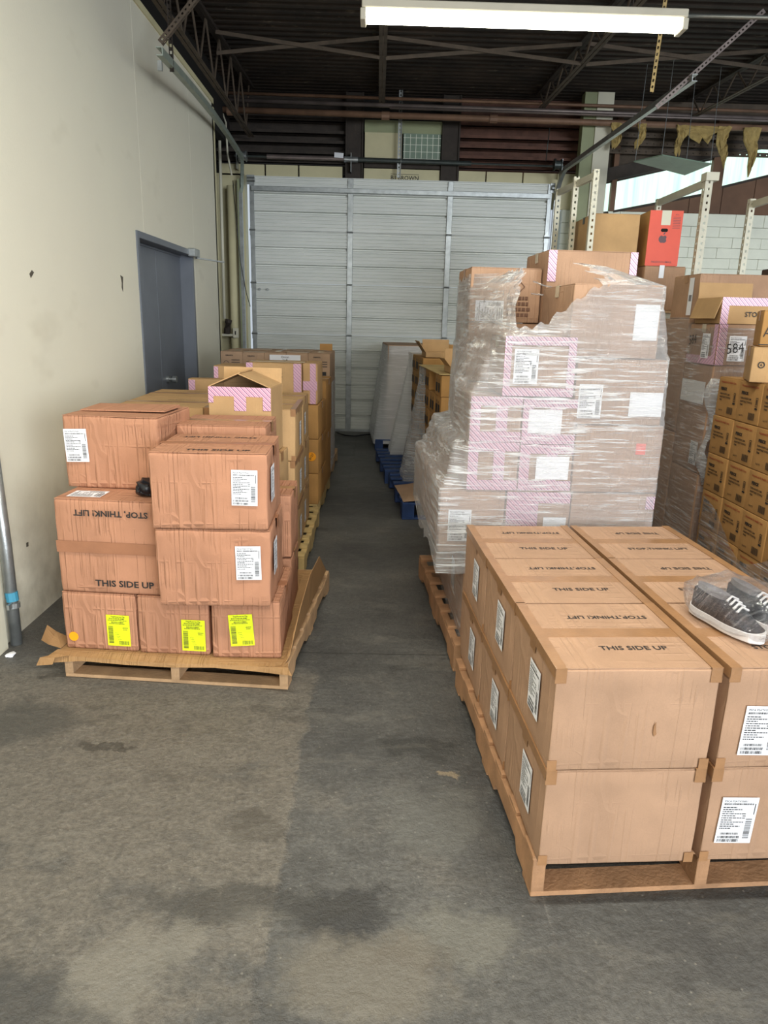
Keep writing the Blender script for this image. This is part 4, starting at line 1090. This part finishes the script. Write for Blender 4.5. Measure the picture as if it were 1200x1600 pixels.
def wrap(label, F, c, blocks, z0, ztop, mat, nth=160, nz=46, gap=.007, amp=.004, zbot=None, convex=True, env=.45):
    """stretch film pulled tight round a stack: at every height the outline of what it holds, spanning hollows."""
    cc = F.pt(*c); zmax = max(b[5] for b in blocks)+.02; lv = [z0+(zmax-z0)*k/60 for k in range(61)]
    hulls = []
    for z in lv:
        pts = []
        for x0, x1, y0, y1, a, b in blocks:
            if a-.01 <= z <= b+.01:
                for x, y in ((x0, y0), (x1, y0), (x1, y1), (x0, y1)): p = F.pt(x, y); pts.append((p.x, p.y))
        hulls.append(hull2(pts) if len(pts) > 2 else None)
    v, uv = [], []
    mb = MB()
    for j in range(nth):
        a = 2*math.pi*j/nth
        rr = [(z, ray_r(h, (cc.x, cc.y), a)) for z, h in zip(lv, hulls) if h]
        # spans hollows: upper envelope within a window of height
        def R_(z):
            best = None
            lo = [p for p in rr if z-env <= p[0] <= z]; hi = [p for p in rr if z <= p[0] <= z+env]
            if not lo: lo = [rr[0]]
            if not hi: hi = [rr[-1]]
            m = 0
            for p in lo[::2]+[lo[-1]]:
                for q in hi[::2]+[hi[0]]:
                    r_ = p[1] if q[0]-p[0] < 1e-6 else p[1]+(q[1]-p[1])*(z-p[0])/(q[0]-p[0])
                    m = max(m, r_)
            return m
        deg = math.degrees(a)-math.degrees(F.d); deg = (deg+180) % 360-180
        zt_ = ztop(deg) if callable(ztop) else ztop; zb_ = (zbot(deg) if callable(zbot) else zbot) if zbot is not None else z0
        for k in range(nz+1):
            z = zb_+(zt_-zb_)*k/nz
            r_ = R_(min(z, zmax))+gap
            n1 = noise.noise(Vector((a*3.2, z*16+a*3, 1.3)))*amp + noise.noise(Vector((a*9, z*34-a*6, 4.1)))*amp*.5
            r_ += abs(n1)
            v.append((cc.x+r_*math.cos(a), cc.y+r_*math.sin(a), z))
    mb.v = v
    for j in range(nth):
        for k in range(nz):
            a, b = j*(nz+1)+k, ((j+1) % nth)*(nz+1)+k
            mb.f.append((a, b, b+1, a+1)); mb.mi.append(0)
    o = mb.obj('stretch_wrap', mat, None, smooth=True)
    ul = o.data.uv_layers.new(name='uv')
    for p in o.data.polygons:
        for li in p.loop_indices:
            vi = o.data.loops[li].vertex_index; j = vi//(nz+1)
            if j == 0 and any(o.data.loops[q].vertex_index//(nz+1) == nth-1 for q in p.loop_indices): j = nth
            ul.data[li].uv = (j/nth*4.2, o.data.vertices[vi].co.z)
    return tag(o, label, 'plastic wrap')
wrap('clear stretch film round the greyish far left pallet', F, (.52, .42), [(0, 1.045, 0, .845, .14, 1.24)], .10, lambda d: .98, 'film_clear', 96, 30, .006, .003)

# ---- R2: film-wrapped mixed pallet on the right
pallet('brown wooden pallet under the big film-wrapped stack', .392, 3.04, 4.0, 'wood_brown', dy=1.30)
F = Frame(.300, 3.10, 2.0)
GR = 'mixed cartons in the big wrapped stack'
B = []
def rbox(x0, x1, y0, y1, z0, z1, label, **kw):
    B.append((x0, x1, y0, y1, z0, z1)); kw.setdefault('mat', 'kraft_pale'); kw.setdefault('tape', 'tape_clear')
    return carton(F, x0, x1, y0, y1, z0, z1-.002, label, GR, amp=.0018, sub=5, **kw)
rbox(.13, .555, .0, 1.15, .1415, .575, 'dark-wrapped bottom carton, aisle side of the big wrapped stack', decals=[('left', .25, .0, 'ship')])
rbox(.56, .99, .0, 1.15, .1415, .575, 'dark-wrapped bottom carton, inner side of the big wrapped stack')
rbox(.0, .295, .0, .60, .577, .870, 'labelled carton jutting out at the lower aisle corner of the wrapped stack', decals=[('front', -.055, -.02, 'ship', 0)])
rbox(.30, .595, .0, .60, .577, .870, 'pink-taped carton in the middle of the lower wrapped row', pink=[('front', -.145, .0, -.14, .14), ('front', 0, .145, .09, .14)], decals=[('front', .08, -.05, 'plain')])
rbox(.60, .985, .0, .60, .577, .862, 'carton with a pink-taped corner at the right of the lower wrapped row', pink=[('front', .15, .19, .07, .13)])
rbox(.0, .50, .62, 1.27, .577, .870, 'rear carton stretching the film outwards toward the aisle')
rbox(.505, .985, .62, 1.27, .577, .870, 'rear inner carton in the lower wrapped row')
pkx = lambda w_, h_: [('front', -w_/2, w_/2, -h_/2, -h_/2+.045), ('front', -w_/2, w_/2, h_/2-.04, h_/2), ('front', -w_/2, -w_/2+.045, -h_/2, h_/2), ('front', .0, .05, -h_/2, h_/2)]
rbox(.115, .342, .0, .42, .872, 1.088, 'lower pink-taped carton of the left pair in the wrapped stack', pink=pkx(.227, .216))
rbox(.115, .342, .0, .42, .890+.2, 1.288, 'upper pink-taped carton of the left pair in the wrapped stack', pink=pkx(.227, .198))
rbox(.346, .585, .0, .42, .872, 1.080, 'lower pink-taped carton of the centre pair in the wrapped stack', pink=pkx(.239, .208), decals=[('front', .03, .0, 'plain', 90)])
rbox(.346, .585, .0, .42, 1.083, 1.283, 'upper pink-taped carton of the centre pair in the wrapped stack', pink=pkx(.239, .2), decals=[('front', -.02, .0, 'plain', 90)])
rbox(.592, .985, .0, .58, .865, 1.170, 'lower right carton with an orange-red sticker under film', decals=[('front', .10, .05, (lambda q: q)(MB().box(-.022, .022, -.025, .025, 0, .0006).mesh('sticker', ['red_card'])))])
rbox(.570, .965, .0, .58, 1.172, 1.458, 'right carton with a pale label on its left half under film', decals=[('front', -.13, -.04, 'ship'), ('front', .12, -.05, 'plain', 90)])
rbox(.525, .910, .0, .50, 1.460, 1.765, 'top right carton with a big pale label under film', decals=[('front', .13, .0, 'plain', 0)])
rbox(.248, .556, -.005, .34, 1.292, 1.545, 'pink-edged carton with a large label at the centre of the wrapped stack', pink=[('front', -.154, .154, -.126, -.09), ('front', -.154, .154, .09, .126), ('front', -.154, -.125, -.126, .126), ('front', .12, .154, -.126, .126)], decals=[('front', -.06, .0, 'ship', 0)])
rbox(.19, .515, .64, 1.22, .872, 1.288, 'tall rear carton on the aisle side of the wrapped stack')
rbox(.52, .985, .64, 1.22, .872, 1.450, 'tall rear carton on the inner side of the wrapped stack')
b1print = MB()
for k in range(4):
    x = -.06
    while x < .05:
        w2 = random.uniform(.008, .02); b1print.quad([(x, .02-k*.028, 0), (x+w2, .02-k*.028, 0), (x+w2, .036-k*.028, 0), (x, .036-k*.028, 0)]); x += w2+.005
for (a, b) in (((-.03, .085), (0, .115)), ((0, .115), (.03, .085)), ((.03, .085), (0, .055)), ((0, .055), (-.03, .085))):
    b1print.quad([(a[0], a[1], 0), (b[0], b[1], 0), (b[0]*.86, b[1]*.86+.012, 0), (a[0]*.86, a[1]*.86+.012, 0)])
b1m = b1print.mesh('print', ['print_brown'])
rbox(.205, .575, .74, 1.18, 1.292, 1.595, 'brown carton under the tall one at the back of the wrapped stack')
t_b1 = rbox(.205, .572, .74, 1.18, 1.597, 1.872, 'brown carton with a diamond mark at the top left of the wrapped stack', decals=[('front', .07, -.04, b1m), ('front', -.08, -.08, 'ship', 90)], tape='tape_brown')
rbox(.578, 1.035, .66, 1.12, 1.452, 1.958, 'tallest brown carton with pink-taped corners on the wrapped stack', pink=[('front', -.228, -.185, .10, .25), ('front', .19, .228, .14, .25), ('front', -.228, -.19, -.08, .04)])
def zt_r2(d):
    # d: direction from the middle of the stack, 0 = right, -90 = toward the camera, 180 = aisle
    pts = [(-180, 1.84), (-160, 1.85), (-140, 1.83), (-125, 1.76), (-112, 1.57), (-100, 1.60), (-85, 1.72), (-72, 1.80), (-58, 1.88), (-40, 1.80), (0, 1.76), (60, 1.80), (130, 1.82), (180, 1.84)]
    for (a, za), (b, zb2) in zip(pts[:-1], pts[1:]):
        if a <= d <= b: return za+(zb2-za)*(d-a)/(b-a)+.012*math.sin(d*.9)
    return 1.8
wrap('clear stretch film pulled tight round the big mixed stack', F, (.52, .55), [b for b in B if b[4] > .5], .56, zt_r2, 'film_clear', 200, 60, .008, .006, zbot=lambda d: .50+.03*math.sin(d*.11), env=.2)
wrap('smoky stretch film round the bottom cartons of the big wrapped stack', F, (.56, .575), [(.13, .99, .0, 1.15, .13, .57)], .12, .60, 'film_grey', 90, 16, .006, .003)
# twisted film ropes slanting across the open front corner
for k, (a, b, lab) in enumerate((((.22, .60, 1.66), (.47, .33, 1.555), 'upper twisted film rope slanting over the pink-edged carton'), ((.24, .58, 1.63), (.46, .31, 1.552), 'lower twisted film rope slanting over the pink-edged carton'),
        ((.50, .62, 1.80), (.66, .40, 1.772), 'twisted film rope fanning toward the top right carton, upper'), ((.49, .60, 1.74), (.66, .42, 1.770), 'twisted film rope fanning toward the top right carton, lower'))):
    A, Bv = F.pt(*a), F.pt(*b); pts = [A.lerp(Bv, f)+Vector((0, 0, -.02*math.sin(math.pi*f))) for f in (0, .25, .5, .75, 1)]
    o = MB().tube(pts, .004, 6).obj('film_rope', 'film_thick', None, smooth=True); tag(o, lab, 'plastic wrap')

# ---- R3: blue pallets down the right side of the aisle
pallet('blue block pallet nearest on the right of the aisle', .239, 5.66, 4.5, 'blue_paint', group=None, block=True)
pallet('blue block pallet in the middle of the right side of the aisle', .11, 6.98, 4.5, 'blue_paint', block=True)
pallet('blue block pallet by the roller door', .005, 8.85, 3, 'blue_paint', block=True)
sp4 = MB()
for sx in (-.055, .055):
    sp4.quad([(sx-.035, -.055, 0), (sx+.035, -.055, 0), (sx+.035, .02, 0), (sx-.035, .02, 0)])
    sp4.quad([(sx-.008, .03, 0), (sx+.008, .03, 0), (sx+.008, .048, 0), (sx-.008, .048, 0)])
sp4_m = sp4.mesh('print', ['ink'])
F = Frame(.239, 5.66, 4.8)
BB = []
for l in range(6):
    for k in range(4):
        z0 = .1415+l*.173
        if l == 5 and k == 1: continue
        carton(F, .285+(5-l)*.004, .56, .03+k*.30, .03+k*.30+.297, z0, z0+.171, f"small twin-print carton, {('sixth', 'fifth', 'fourth', 'third', 'second', 'top')[l]} layer, {('nearest', 'second', 'third', 'farthest')[k]}, on the nearest blue pallet",
               'twin-print cartons on the nearest blue pallet', 'kraft_gold', .0012, 2, tape=None, top='flaps' if l == 5 else None, decals=[('left', 0, 0, sp4_m)])
    carton(F, .60, .98, .03, .60, .1415+l*.173, .1415+l*.173+.171, f"wide carton, {('sixth', 'fifth', 'fourth', 'third', 'second', 'top')[l]} layer, beside the twin-print column on the nearest blue pallet", 'wide cartons on the nearest blue pallet', 'kraft_gold', .0012, 2, tape=None, top='flaps' if l == 5 else None,
           decals=[('front', -.12, .02, ('ECOLAB', .022, .0002))])
    carton(F, .60, .98, .63, 1.2, .1415+l*.173, .1415+l*.173+.171, f"wide rear carton, {('sixth', 'fifth', 'fourth', 'third', 'second', 'top')[l]} layer, on the nearest blue pallet", 'wide rear cartons on the nearest blue pallet', 'kraft_gold', .0012, 2, tape=None, top='flaps' if l == 5 else None)
cap = thing('cardboard_cover', 'pale yellowish cardboard sheet on the twin-print cartons', 'cardboard', F.pt(.0, .0, 1.184), F.d)
mb = MB().box(.265, .57, .02, 1.22, 0, .006); mb.obj('sheet', 'wood_yellow', cap)
mb = MB().box(.40, .50, .2, .26, .006, .008); mb.obj('strip', 'kraft_paper', cap)
open_box(F, .36, .585, .06, .36, 1.192, 1.245, 'shallow open carton with a tall raised flap on the nearest blue pallet', 'kraft_tan', [('b', .13, 4), ('l', .08, 40)], cat='box', decals=[])
open_box(F, .60, .90, .05, .40, 1.182, 1.24, 'wide open carton with a raised rear flap beside the wrapped stack', 'kraft_tan', [('b', .14, 3), ('r', .08, 50)], decals=[('front', -.08, .0, ('ECOLAB', .022, .0002))])
wrap('thick clear film bunched round the far half of the nearest blue pallet', F, (.55, .75), [(.28, .99, .86, 1.22, .14, 1.2), (.12, 1.02, .8, 1.24, .10, .16)], .10, lambda d: 1.18 if abs(d) > 135 or d > 40 else .50, 'film_thick', 110, 34, .008, .008, env=.9)
sheet_obj('torn_cardboard', F, [[(.01, .03, .145), (.01, .3, .145), (.0, .62, .146)], [(.14, .02, .16), (.13, .3, .175), (.12, .6, .165)], [(.27, .02, .15), (.26, .3, .20), (.27, .6, .19)]], 'kraft_grey', 'torn grey-brown cardboard lying on the nearest blue pallet edge', 'cardboard', .004)
F = Frame(.10, 6.98, 4.5)
for l in range(7):
    for k in range(4):
        z0 = .1415+l*.157
        carton(F, .37, .66, .12+k*.28, .12+k*.28+.277, z0, z0+.155, f"small twin-print carton, {('seventh', 'sixth', 'fifth', 'fourth', 'third', 'second', 'top')[l]} layer, {('nearest', 'second', 'third', 'farthest')[k]}, on the middle blue pallet",
               'twin-print cartons on the middle blue pallet', 'kraft_gold', .0012, 2, tape=None, top='flaps' if l == 6 else None, decals=[('left', 0, 0, sp4_m)])
    carton(F, .67, 1.0, .12, 1.24, .1415+l*.157, .1415+l*.157+.155, f"long carton, {('seventh', 'sixth', 'fifth', 'fourth', 'third', 'second', 'top')[l]} layer, on the middle blue pallet", 'long cartons on the middle blue pallet', 'kraft_gold', .0012, 2, tape=None, top='flaps' if l == 6 else None)
open_box(F, .40, .68, .15, .45, 1.243, 1.29, 'open carton with raised rear and side flaps on the middle blue pallet', 'kraft_tan', [('b', .12, 2), ('l', .13, 35)])
open_box(F, .70, .95, .3, .6, 1.243, 1.30, 'small open carton at the right of the middle blue pallet', 'kraft_gold', [('b', .06, 20), ('r', .06, 20)])
wrap('pale film skirt round the far part of the middle blue pallet', F, (.62, .8), [(.365, 1.01, .90, 1.25, .14, 1.24), (.16, 1.02, .90, 1.24, .10, .15)], .10, lambda d: 1.25, 'film_pale', 100, 34, .008, .006, env=1.0)
F = Frame(.0, 8.86, 3)
for l in range(3):
    for k in range(2):
        z0 = .1415+l*.385
        carton(F, .14+k*.44, .14+k*.44+.435, .02, 1.15, z0, z0+.383, f"{('bottom', 'middle', 'top')[l]} film-covered carton, {('aisle', 'inner')[k]} side of the pallet by the roller door", 'film-covered cartons by the roller door', 'kraft_grey', .002, 4, tape=None)
wrap('whitish stretch film round the pallet by the roller door', F, (.57, .6), [(.14, 1.02, .02, 1.15, .14, 1.29), (-.01, 1.03, 0, 1.22, .09, .14)], .08, lambda d: 1.285, 'film_pale', 100, 34, .008, .006, env=1.1)

# ---- P: pallet of small printed cartons, far right
pallet('wooden pallet under the small printed cartons at the far right', 1.99, 3.20, 0, 'wood', wx=.95, dy=1.02, h=.205)
pm = MB()
add_text(pm, 'Household & Health Care', -.002, .085, .0165, 1, .0003)
add_text(pm, 'PERICK', -.048, .046, .022, 0, .0012); add_text(pm, 'TURN-WHITE CAM', -.032, .018, .0135, 0, .0004); add_text(pm, 'SHAPTURE TOTNTLE', -.024, .000, .0135, 0, .0004)
add_text(pm, 'PINK', -.070, -.017, .0135, 0, .0004); add_text(pm, '16x2 FT2', -.058, -.075, .012, 0, .0002)
for k in range(12): pm.quad([(.02+k*.0055, -.088, 0), (.02+k*.0055+(.0022 if k % 3 else .004), -.088, 0), (.02+k*.0055+(.0022 if k % 3 else .004), -.05, 0), (.02+k*.0055, -.05, 0)])
for a, b, c_, e_ in ((.075, .098, .03, .033), (.075, .098, -.015, -.012), (.075, .078, -.015, .033), (.095, .098, -.015, .033), (.083, .090, -.005, .024), (.073, .10, -.030, -.020)): pm.quad([(a, c_, 0), (b, c_, 0), (b, e_, 0), (a, e_, 0)])
pm_m = pm.mesh('print', ['ink', 'ink_red'])
F = Frame(2.0, 3.22, 0)
on = ('top', 'second', 'third', 'fourth', 'bottom')
for l in range(5):
    z1 = 1.325-l*.2235
    for k in range(4):
        carton(F, random.uniform(0, .008), .30, .972-k*.25-.247, .972-k*.25, z1-.2215, z1, f"small printed carton, {on[l]} layer, {('farthest', 'second farthest', 'third farthest', 'nearest')[k]} in its row, far right pallet", 'small printed cartons at the far right',
               'kraft_gold', .0012, 3, tape='tape_clear' if l == 0 else None, top='flaps' if l == 0 else None, decals=[('left', 0, 0, pm_m)], seam='y')
    carton(F, .305, .9, .0, .972, z1-.2215, z1, f"long carton behind the small printed ones, {on[l]} layer, far right pallet", 'long cartons at the far right', 'kraft_gold', .0012, 2, tape=None, top=None)
wrap('smoky film round the lower layers of the small printed cartons', F, (.45, .49), [(0, .9, 0, .972, .2, 1.3)], .18, lambda d: .50+.12*math.sin(math.radians(d)*3+1), 'film_grey', 90, 20, .006, .004)
F2_ = Frame(1.945, 3.74, -21)
avm = MB(); mk = MB()
add_text(mk, 'A V', .0, 0, .072, 0, -.0004, sx=.8); mk.box(-.06, .05, -.062, -.058, 0, .0005)
sy = MB(); sy.box(-.012, .012, .012, .015, 0, .0004)
for k in range(14):
    a = 2*math.pi*k/14; sy.quad([(.017*math.cos(a), .017*math.sin(a), 0), (.017*math.cos(a+.5), .017*math.sin(a+.5), 0), (.012*math.cos(a+.5), .012*math.sin(a+.5), 0), (.012*math.cos(a), .012*math.sin(a), 0)])
add_text(sy, '6', 0, 0, .02, 0, .0004)
carton(F2_, .0, .40, .0, .30, 1.328, 1.508, 'tan carton with a round mark on the small printed cartons', None, 'kraft_tan', .0015, 4, decals=[('front', -.155, .0, sy.mesh('round_mark', ['ink']))])
carton(F2_, .022, .40, .005, .29, 1.510, 1.69, 'tan carton hand-marked A V, topmost on the small printed cartons', None, 'kraft_gold', .0015, 4, decals=[('front', -.135, -.02, mk.mesh('marker_writing', ['ink']))])

# ---- R5: film-wrapped stack behind, with hand-marked cartons
pallet('wooden pallet under the smoky wrapped stack at the far right', 2.06, 4.36, 0, 'wood')
F = Frame(2.05, 4.38, 0)
def hand(s, size): return (s, size, -.0004, 'ink', .85)
carton(F, .0, .75, .0, .42, .1415, .70, 'bottom front carton in the smoky wrapped far right stack', None, 'kraft_pale', .002, 4, tape=None)
carton(F, .0, .75, .0, .42, .703, 1.375, 'tall front carton with a white sheet on it, smoky wrapped stack', None, 'kraft_pale', .002, 4, tape=None, decals=[('left', -.03, .16, MB().box(-.17, .17, -.07, .07, 0, .001).mesh('paper_sheet', ['paper'])), ('left', .10, -.22, 'ship')])
m584 = [('left', -.13, .02, hand('584', .085), 8), ('left', .06, -.01, 'ship'), ('front', -.06, -.02, 'ship'), ('front', -.07, -.02, hand('584', .085), 8)]
carton(F, .0, .36, .0, .40, 1.378, 1.618, 'carton hand-marked 584 with pink-taped corner, smoky wrapped stack', None, 'kraft_pale', .002, 4, tape='tape_clear', decals=[(a[0], a[1], a[2], a[3], a[4] if len(a) > 4 else 0) for a in m584],
       pink=[('front', -.18, -.13, -.12, .12), ('left', .15, .20, -.12, .12), ('left', -.2, .2, -.12, -.07)])
carton(F, .0, .60, .44, .95, .1415, .90, 'lower rear carton in the smoky wrapped far right stack', None, 'kraft_pale', .002, 4, tape=None)
carton(F, .0, .60, .44, .95, .903, 1.650, 'upper rear carton in the smoky wrapped far right stack', None, 'kraft_pale', .002, 4, tape=None)
carton(F, .045, .95, .46, .88, 1.652, 1.935, 'big pale brown carton with a long side label, topmost of the far right stack', None, 'kraft_pale', .002, 5, decals=[('left', .10, .0, MB().box(-.035, .035, -.12, .12, 0, .0006).box(-.02, .02, -.03, .01, .0006, .0008, 1).mesh('side_label', ['paper', 'shoe_lining'])), ('front', -.34, -.06, MB().box(-.06, .06, -.028, .028, 0, .0006).box(-.04, .0, -.008, .012, .0006, .0008, 1).mesh('front_label', ['paper', 'shoe_lining']))])
open_box(F, .01, .36, .03, .38, 1.620, 1.775, 'open pink-taped carton printed STOP on the 584 carton', 'kraft_tan', [('l', .13, 163), ('b', .10, 5)],
         [('front', -.175, .175, .03, .0775), ('front', -.175, -.13, -.0775, .03)], decals=[('front', .02, -.02, ('STOP,', .04, .0004))])
wrap('smoky stretch film round the far right stack with hand-marked cartons', F, (.36, .45), [(0, .75, 0, .42, .14, 1.62), (0, .6, .44, .95, .14, 1.65), (0, .36, 0, .4, 1.37, 1.63)], .12, lambda d: 1.66 if abs(d) > 140 or d > 30 else 1.60, 'film_grey', 110, 40, .007, .005)
# a torn film tail hanging at its corner
tail = []
R = random.Random(11)
for k in range(13):
    z = 1.30-k*.055; tail.append([(-.02-.03*math.sin(k*.9)+dx_*(.05+.05*math.sin(k*.6+.5)), -.03+R.uniform(-.01, .01)-dx_*.05, z+R.uniform(-.01, .01)) for dx_ in (0, .5, 1, 1.5)])
o = sheet_obj('film_tail', F, tail, 'film_clear', 'torn clear film tail hanging at the corner by the printed cartons', 'plastic wrap', .0005)
for p in o.data.polygons: p.use_smooth = True
ul = o.data.uv_layers.new(name='uv')
for lp in o.data.loops: vv = o.data.vertices[lp.vertex_index].co; ul.data[lp.index].uv = (vv.x*3, vv.z*1.2)

# ---------------------------------------------------------------- storage racks and the boxes on them
def upright(t, x, y, zt_, wd=.042):
    me = perf_mb(zt_, wd, .05, .014, .003).mesh('post', ['rack_white'])
    put('post', me, t, T(x, y, 0))
RK = thing('storage_rack', 'white slotted rack bay holding the big brown and red cartons', 'rack', (1.66, 6.0, 0), 0)
for (x, y, z, wd) in ((.0, .0, 2.76, .042), (-.03, .47, 2.79, .042), (-.035, 1.06, 2.79, .042), (.88, .0, 2.73, .055), (.88, 1.0, 2.72, .042)): upright(RK, x, y, z, wd)
MB().bar((.02, .03, 2.72), (-.015, 1.06, 2.76), .03, .05).obj('top_brace', 'rack_white', RK)
MB().bar((.90, .03, 2.69), (.90, 1.02, 2.69), .03, .055).obj('top_brace', 'rack_white', RK)
MB().box(.87, .97, -.02, .08, 2.70, 2.76).obj('post_cap', 'rack_white', RK)
for y in (.02, 1.0): MB().box(.03, .90, y, y+.04, 1.62, 1.70).obj('shelf_beam', 'rack_white', RK)
MB().box(.0, .93, .0, 1.05, 1.702, 1.72).obj('shelf_deck', 'wood', RK)
RK2 = thing('storage_rack', 'second white slotted rack frame at the right edge', 'rack', (2.91, 5.0, 0), 0)
upright(RK2, 0, 0, 2.60); upright(RK2, 0, 1.0, 2.58)
MB().bar((.035, .03, 2.55), (.035, 1.02, 2.54), .03, .05).obj('top_brace', 'rack_white', RK2)
MB().bar((.035, .03, .5), (.035, 1.02, 1.2), .03, .03).obj('cross_brace', 'rack_white', RK2)
F = Frame(1.70, 6.08, 0)
carton(F, .01, .385, .0, .55, 1.722, 2.455, 'tall plain brown carton on the rack with dark taped corners', None, 'kraft_tan', .002, 5, tape='track_dark', htape=False,
       decals=[('front', .13, -.30, MB().box(-.05, .05, -.02, .02, 0, .0006).mesh('paper_strip', ['paper']))])
carton(F, .47, .80, .0, .45, 1.722, 2.068, 'pale brown carton with a tape tab under the red carton', None, 'kraft_pale', .002, 5, decals=[('front', -.03, .13, MB().box(-.02, .02, -.05, .05, 0, .0006).mesh('tape_tab', ['paper']))])
rc = thing('red_carton', 'bright red carton with a grey apple emblem on the rack', 'box', F.pt(.605, .24, 2.070), math.radians(-2))
dr = (.262, .46, .42)
put('carton_body', crumple_box(dr[0], dr[1], dr[2], .0012, 77, 'kraft_gold', 4), rc)
MB().box(-dr[0]/2, dr[0]/2, -dr[1]/2-.004, -dr[1]/2, 0.001, dr[2]).obj('red_face', 'red_card', rc)
m = FACE['front'](dr) @ T(0, 0, .0048)
ap = []
for k in range(28):
    a = 2*math.pi*k/28; r_ = .033*(1+.06*math.cos(2*a)); x, y = r_*math.cos(a)*.95, r_*math.sin(a)*1.02
    dip = .010*math.exp(-((a-math.pi/2)/.35)**2)+.005*math.exp(-((a-1.5*math.pi)/.3)**2)*-1
    y -= dip
    dx, dy = x-.046, y-.002   # the bite
    if dx*dx+dy*dy < .021**2:
        q = math.atan2(dy, dx); x, y = .046+.021*math.cos(q), .002+.021*math.sin(q)
    ap.append((x, y))
mb = MB(); mb.quad([(x, y, 0) for x, y in ap])
mb.quad([(.0, .034, 0), (.006, .033, 0), (.016, .044, 0), (.015, .055, 0), (.005, .048, 0)])
put('emblem', mb.mesh('emblem', ['logo_grey']), rc, m @ T(-.01, -.005, 0))
mb = MB(); mb.quad([(.026*math.copysign(1, math.cos(a))*.55+.014*math.cos(a), .013*math.sin(a), 0) for a in [2*math.pi*k/20 for k in range(20)]])
put('hand_hole', mb.mesh('hand_hole', ['dark_void']), rc, m @ T(-.005, .062, 0))
mb = MB(); mb.box(-.038, .036, .0, .11, 0, .001); put('tape_patch', mb.mesh('tape_patch', ['cream_pale']), rc, m @ T(.0, .10, 0))
put('lettering', text_mesh('FALSEOLO-LIMALL', .020, .0002, 'logo_grey'), rc, m @ T(.0, -.18, 0))
mb = MB()
for k in range(8): mb.quad([(-.03, -k*.012, 0), (.03, -k*.012, 0), (.03, -k*.012+.003, 0), (-.03, -k*.012+.003, 0)])
add_text(mb, 'MTA', 0, .018, .014, 0, 0); put('fine_print', mb.mesh('fine_print', ['logo_grey']), rc, m @ T(.085, .16, 0))
# dark kit at the right edge on the wrapped stack
bk = thing('black_case', 'small black case at the right edge on the big pale brown carton', 'case', (2.62, 4.95, 1.937), 0)
MB().box(0, .2, 0, .15, 0, .05).obj('case_body', 'black_plastic', bk, bevel=.006)
MB().tube([(.03, .07, .05), (.03, .07, .085), (.17, .07, .085), (.17, .07, .05)], .006, 6).obj('handle', 'black_plastic', bk)

# ---------------------------------------------------------------- hanging panel and torn insulation under the roof, right
hp = thing('hanging_panel', 'greenish panel hanging on wires before the bright strip windows', 'panel', (3.35, 8.9, 3.30), 0)
mb = MB(); mb.v = [(-.447, .0, .107), (-.233, -.30, .119), (.456, .0, .104), (.279, .30, .038)]; mb.v += [(a, b, c+.012) for a, b, c in mb.v]
for q in ((3, 2, 1, 0), (4, 5, 6, 7), (0, 1, 5, 4), (1, 2, 6, 5), (2, 3, 7, 6), (3, 0, 4, 7)): mb.f.append(q); mb.mi.append(0)
mb.obj('sheet', 'sheet_green', hp)
for a in ((-.43, .0, .118), (-.233, -.28, .129), (.44, .0, .114), (.27, .28, .052)):
    MB().tube([a, (a[0]*.95, a[1], DZ(8.9+a[1])-3.30-.004)], .0035, 5).obj('wire', 'galvanised', hp)
def shred(x, y, ztop_, w_, h_, seed, label):
    R = random.Random(seed); rows = []
    for k in range(9):
        f = k/8; row = []
        for c in range(5):
            u = c/4-.5; ww = w_*(1-.75*f**1.3)+.01
            row.append((x+u*ww+.05*math.sin(f*5+seed)*f, y+R.uniform(-.02, .02), ztop_-h_*f*(1+.25*math.sin(c*2.1+seed))+R.uniform(-.01, .01)))
        rows.append(row)
    class W_:
        @staticmethod
        def pt(a, b, c): return Vector((a, b, c))
    o = sheet_obj('torn_insulation', W_, rows, 'insulation', label, 'insulation', .018)
for a in ((3.82, 9.945, 4.06, .14, .30, 1, 'torn yellow insulation rag hanging under the pipes, leftmost long one'), (4.10, 9.945, 4.06, .55, .16, 2, 'wide yellow insulation batt sagging under the rusty pipe'),
          (4.36, 9.945, 4.06, .16, .40, 3, 'long torn yellow insulation rag before the strip window'), (4.72, 9.945, 4.06, .22, .48, 4, 'pale yellow insulation rag hanging before the siding post'),
          (2.98, 9.945, 4.06, .12, .26, 5, 'small yellow insulation rag beside the white column'), (3.30, 9.945, 4.06, .10, .24, 6, 'thin yellow insulation scrap between column and hanging panel')): shred(*a)
for k in range(3):
    o = perf_mb(3.9, .06, .09, .012, .003, False).obj('perforated_purlin', 'steel_rust', None)
    o.matrix_world = T(3.0, 10.36, 3.86+k*.10) @ RY(90); tag(o, ('lowest', 'middle', 'highest')[k]+' brown perforated purlin on the wall right of the column', 'purlin')

pipe('cable', [(-.55, 10.2, .008), (-.42, 9.95, .008), (-.28, 9.9, .008), (-.12, 10.05, .008), (.02, 10.1, .008)], .008, 'black_plastic', 'thin black cable lying on the floor before the roller door', 6, 'cable')
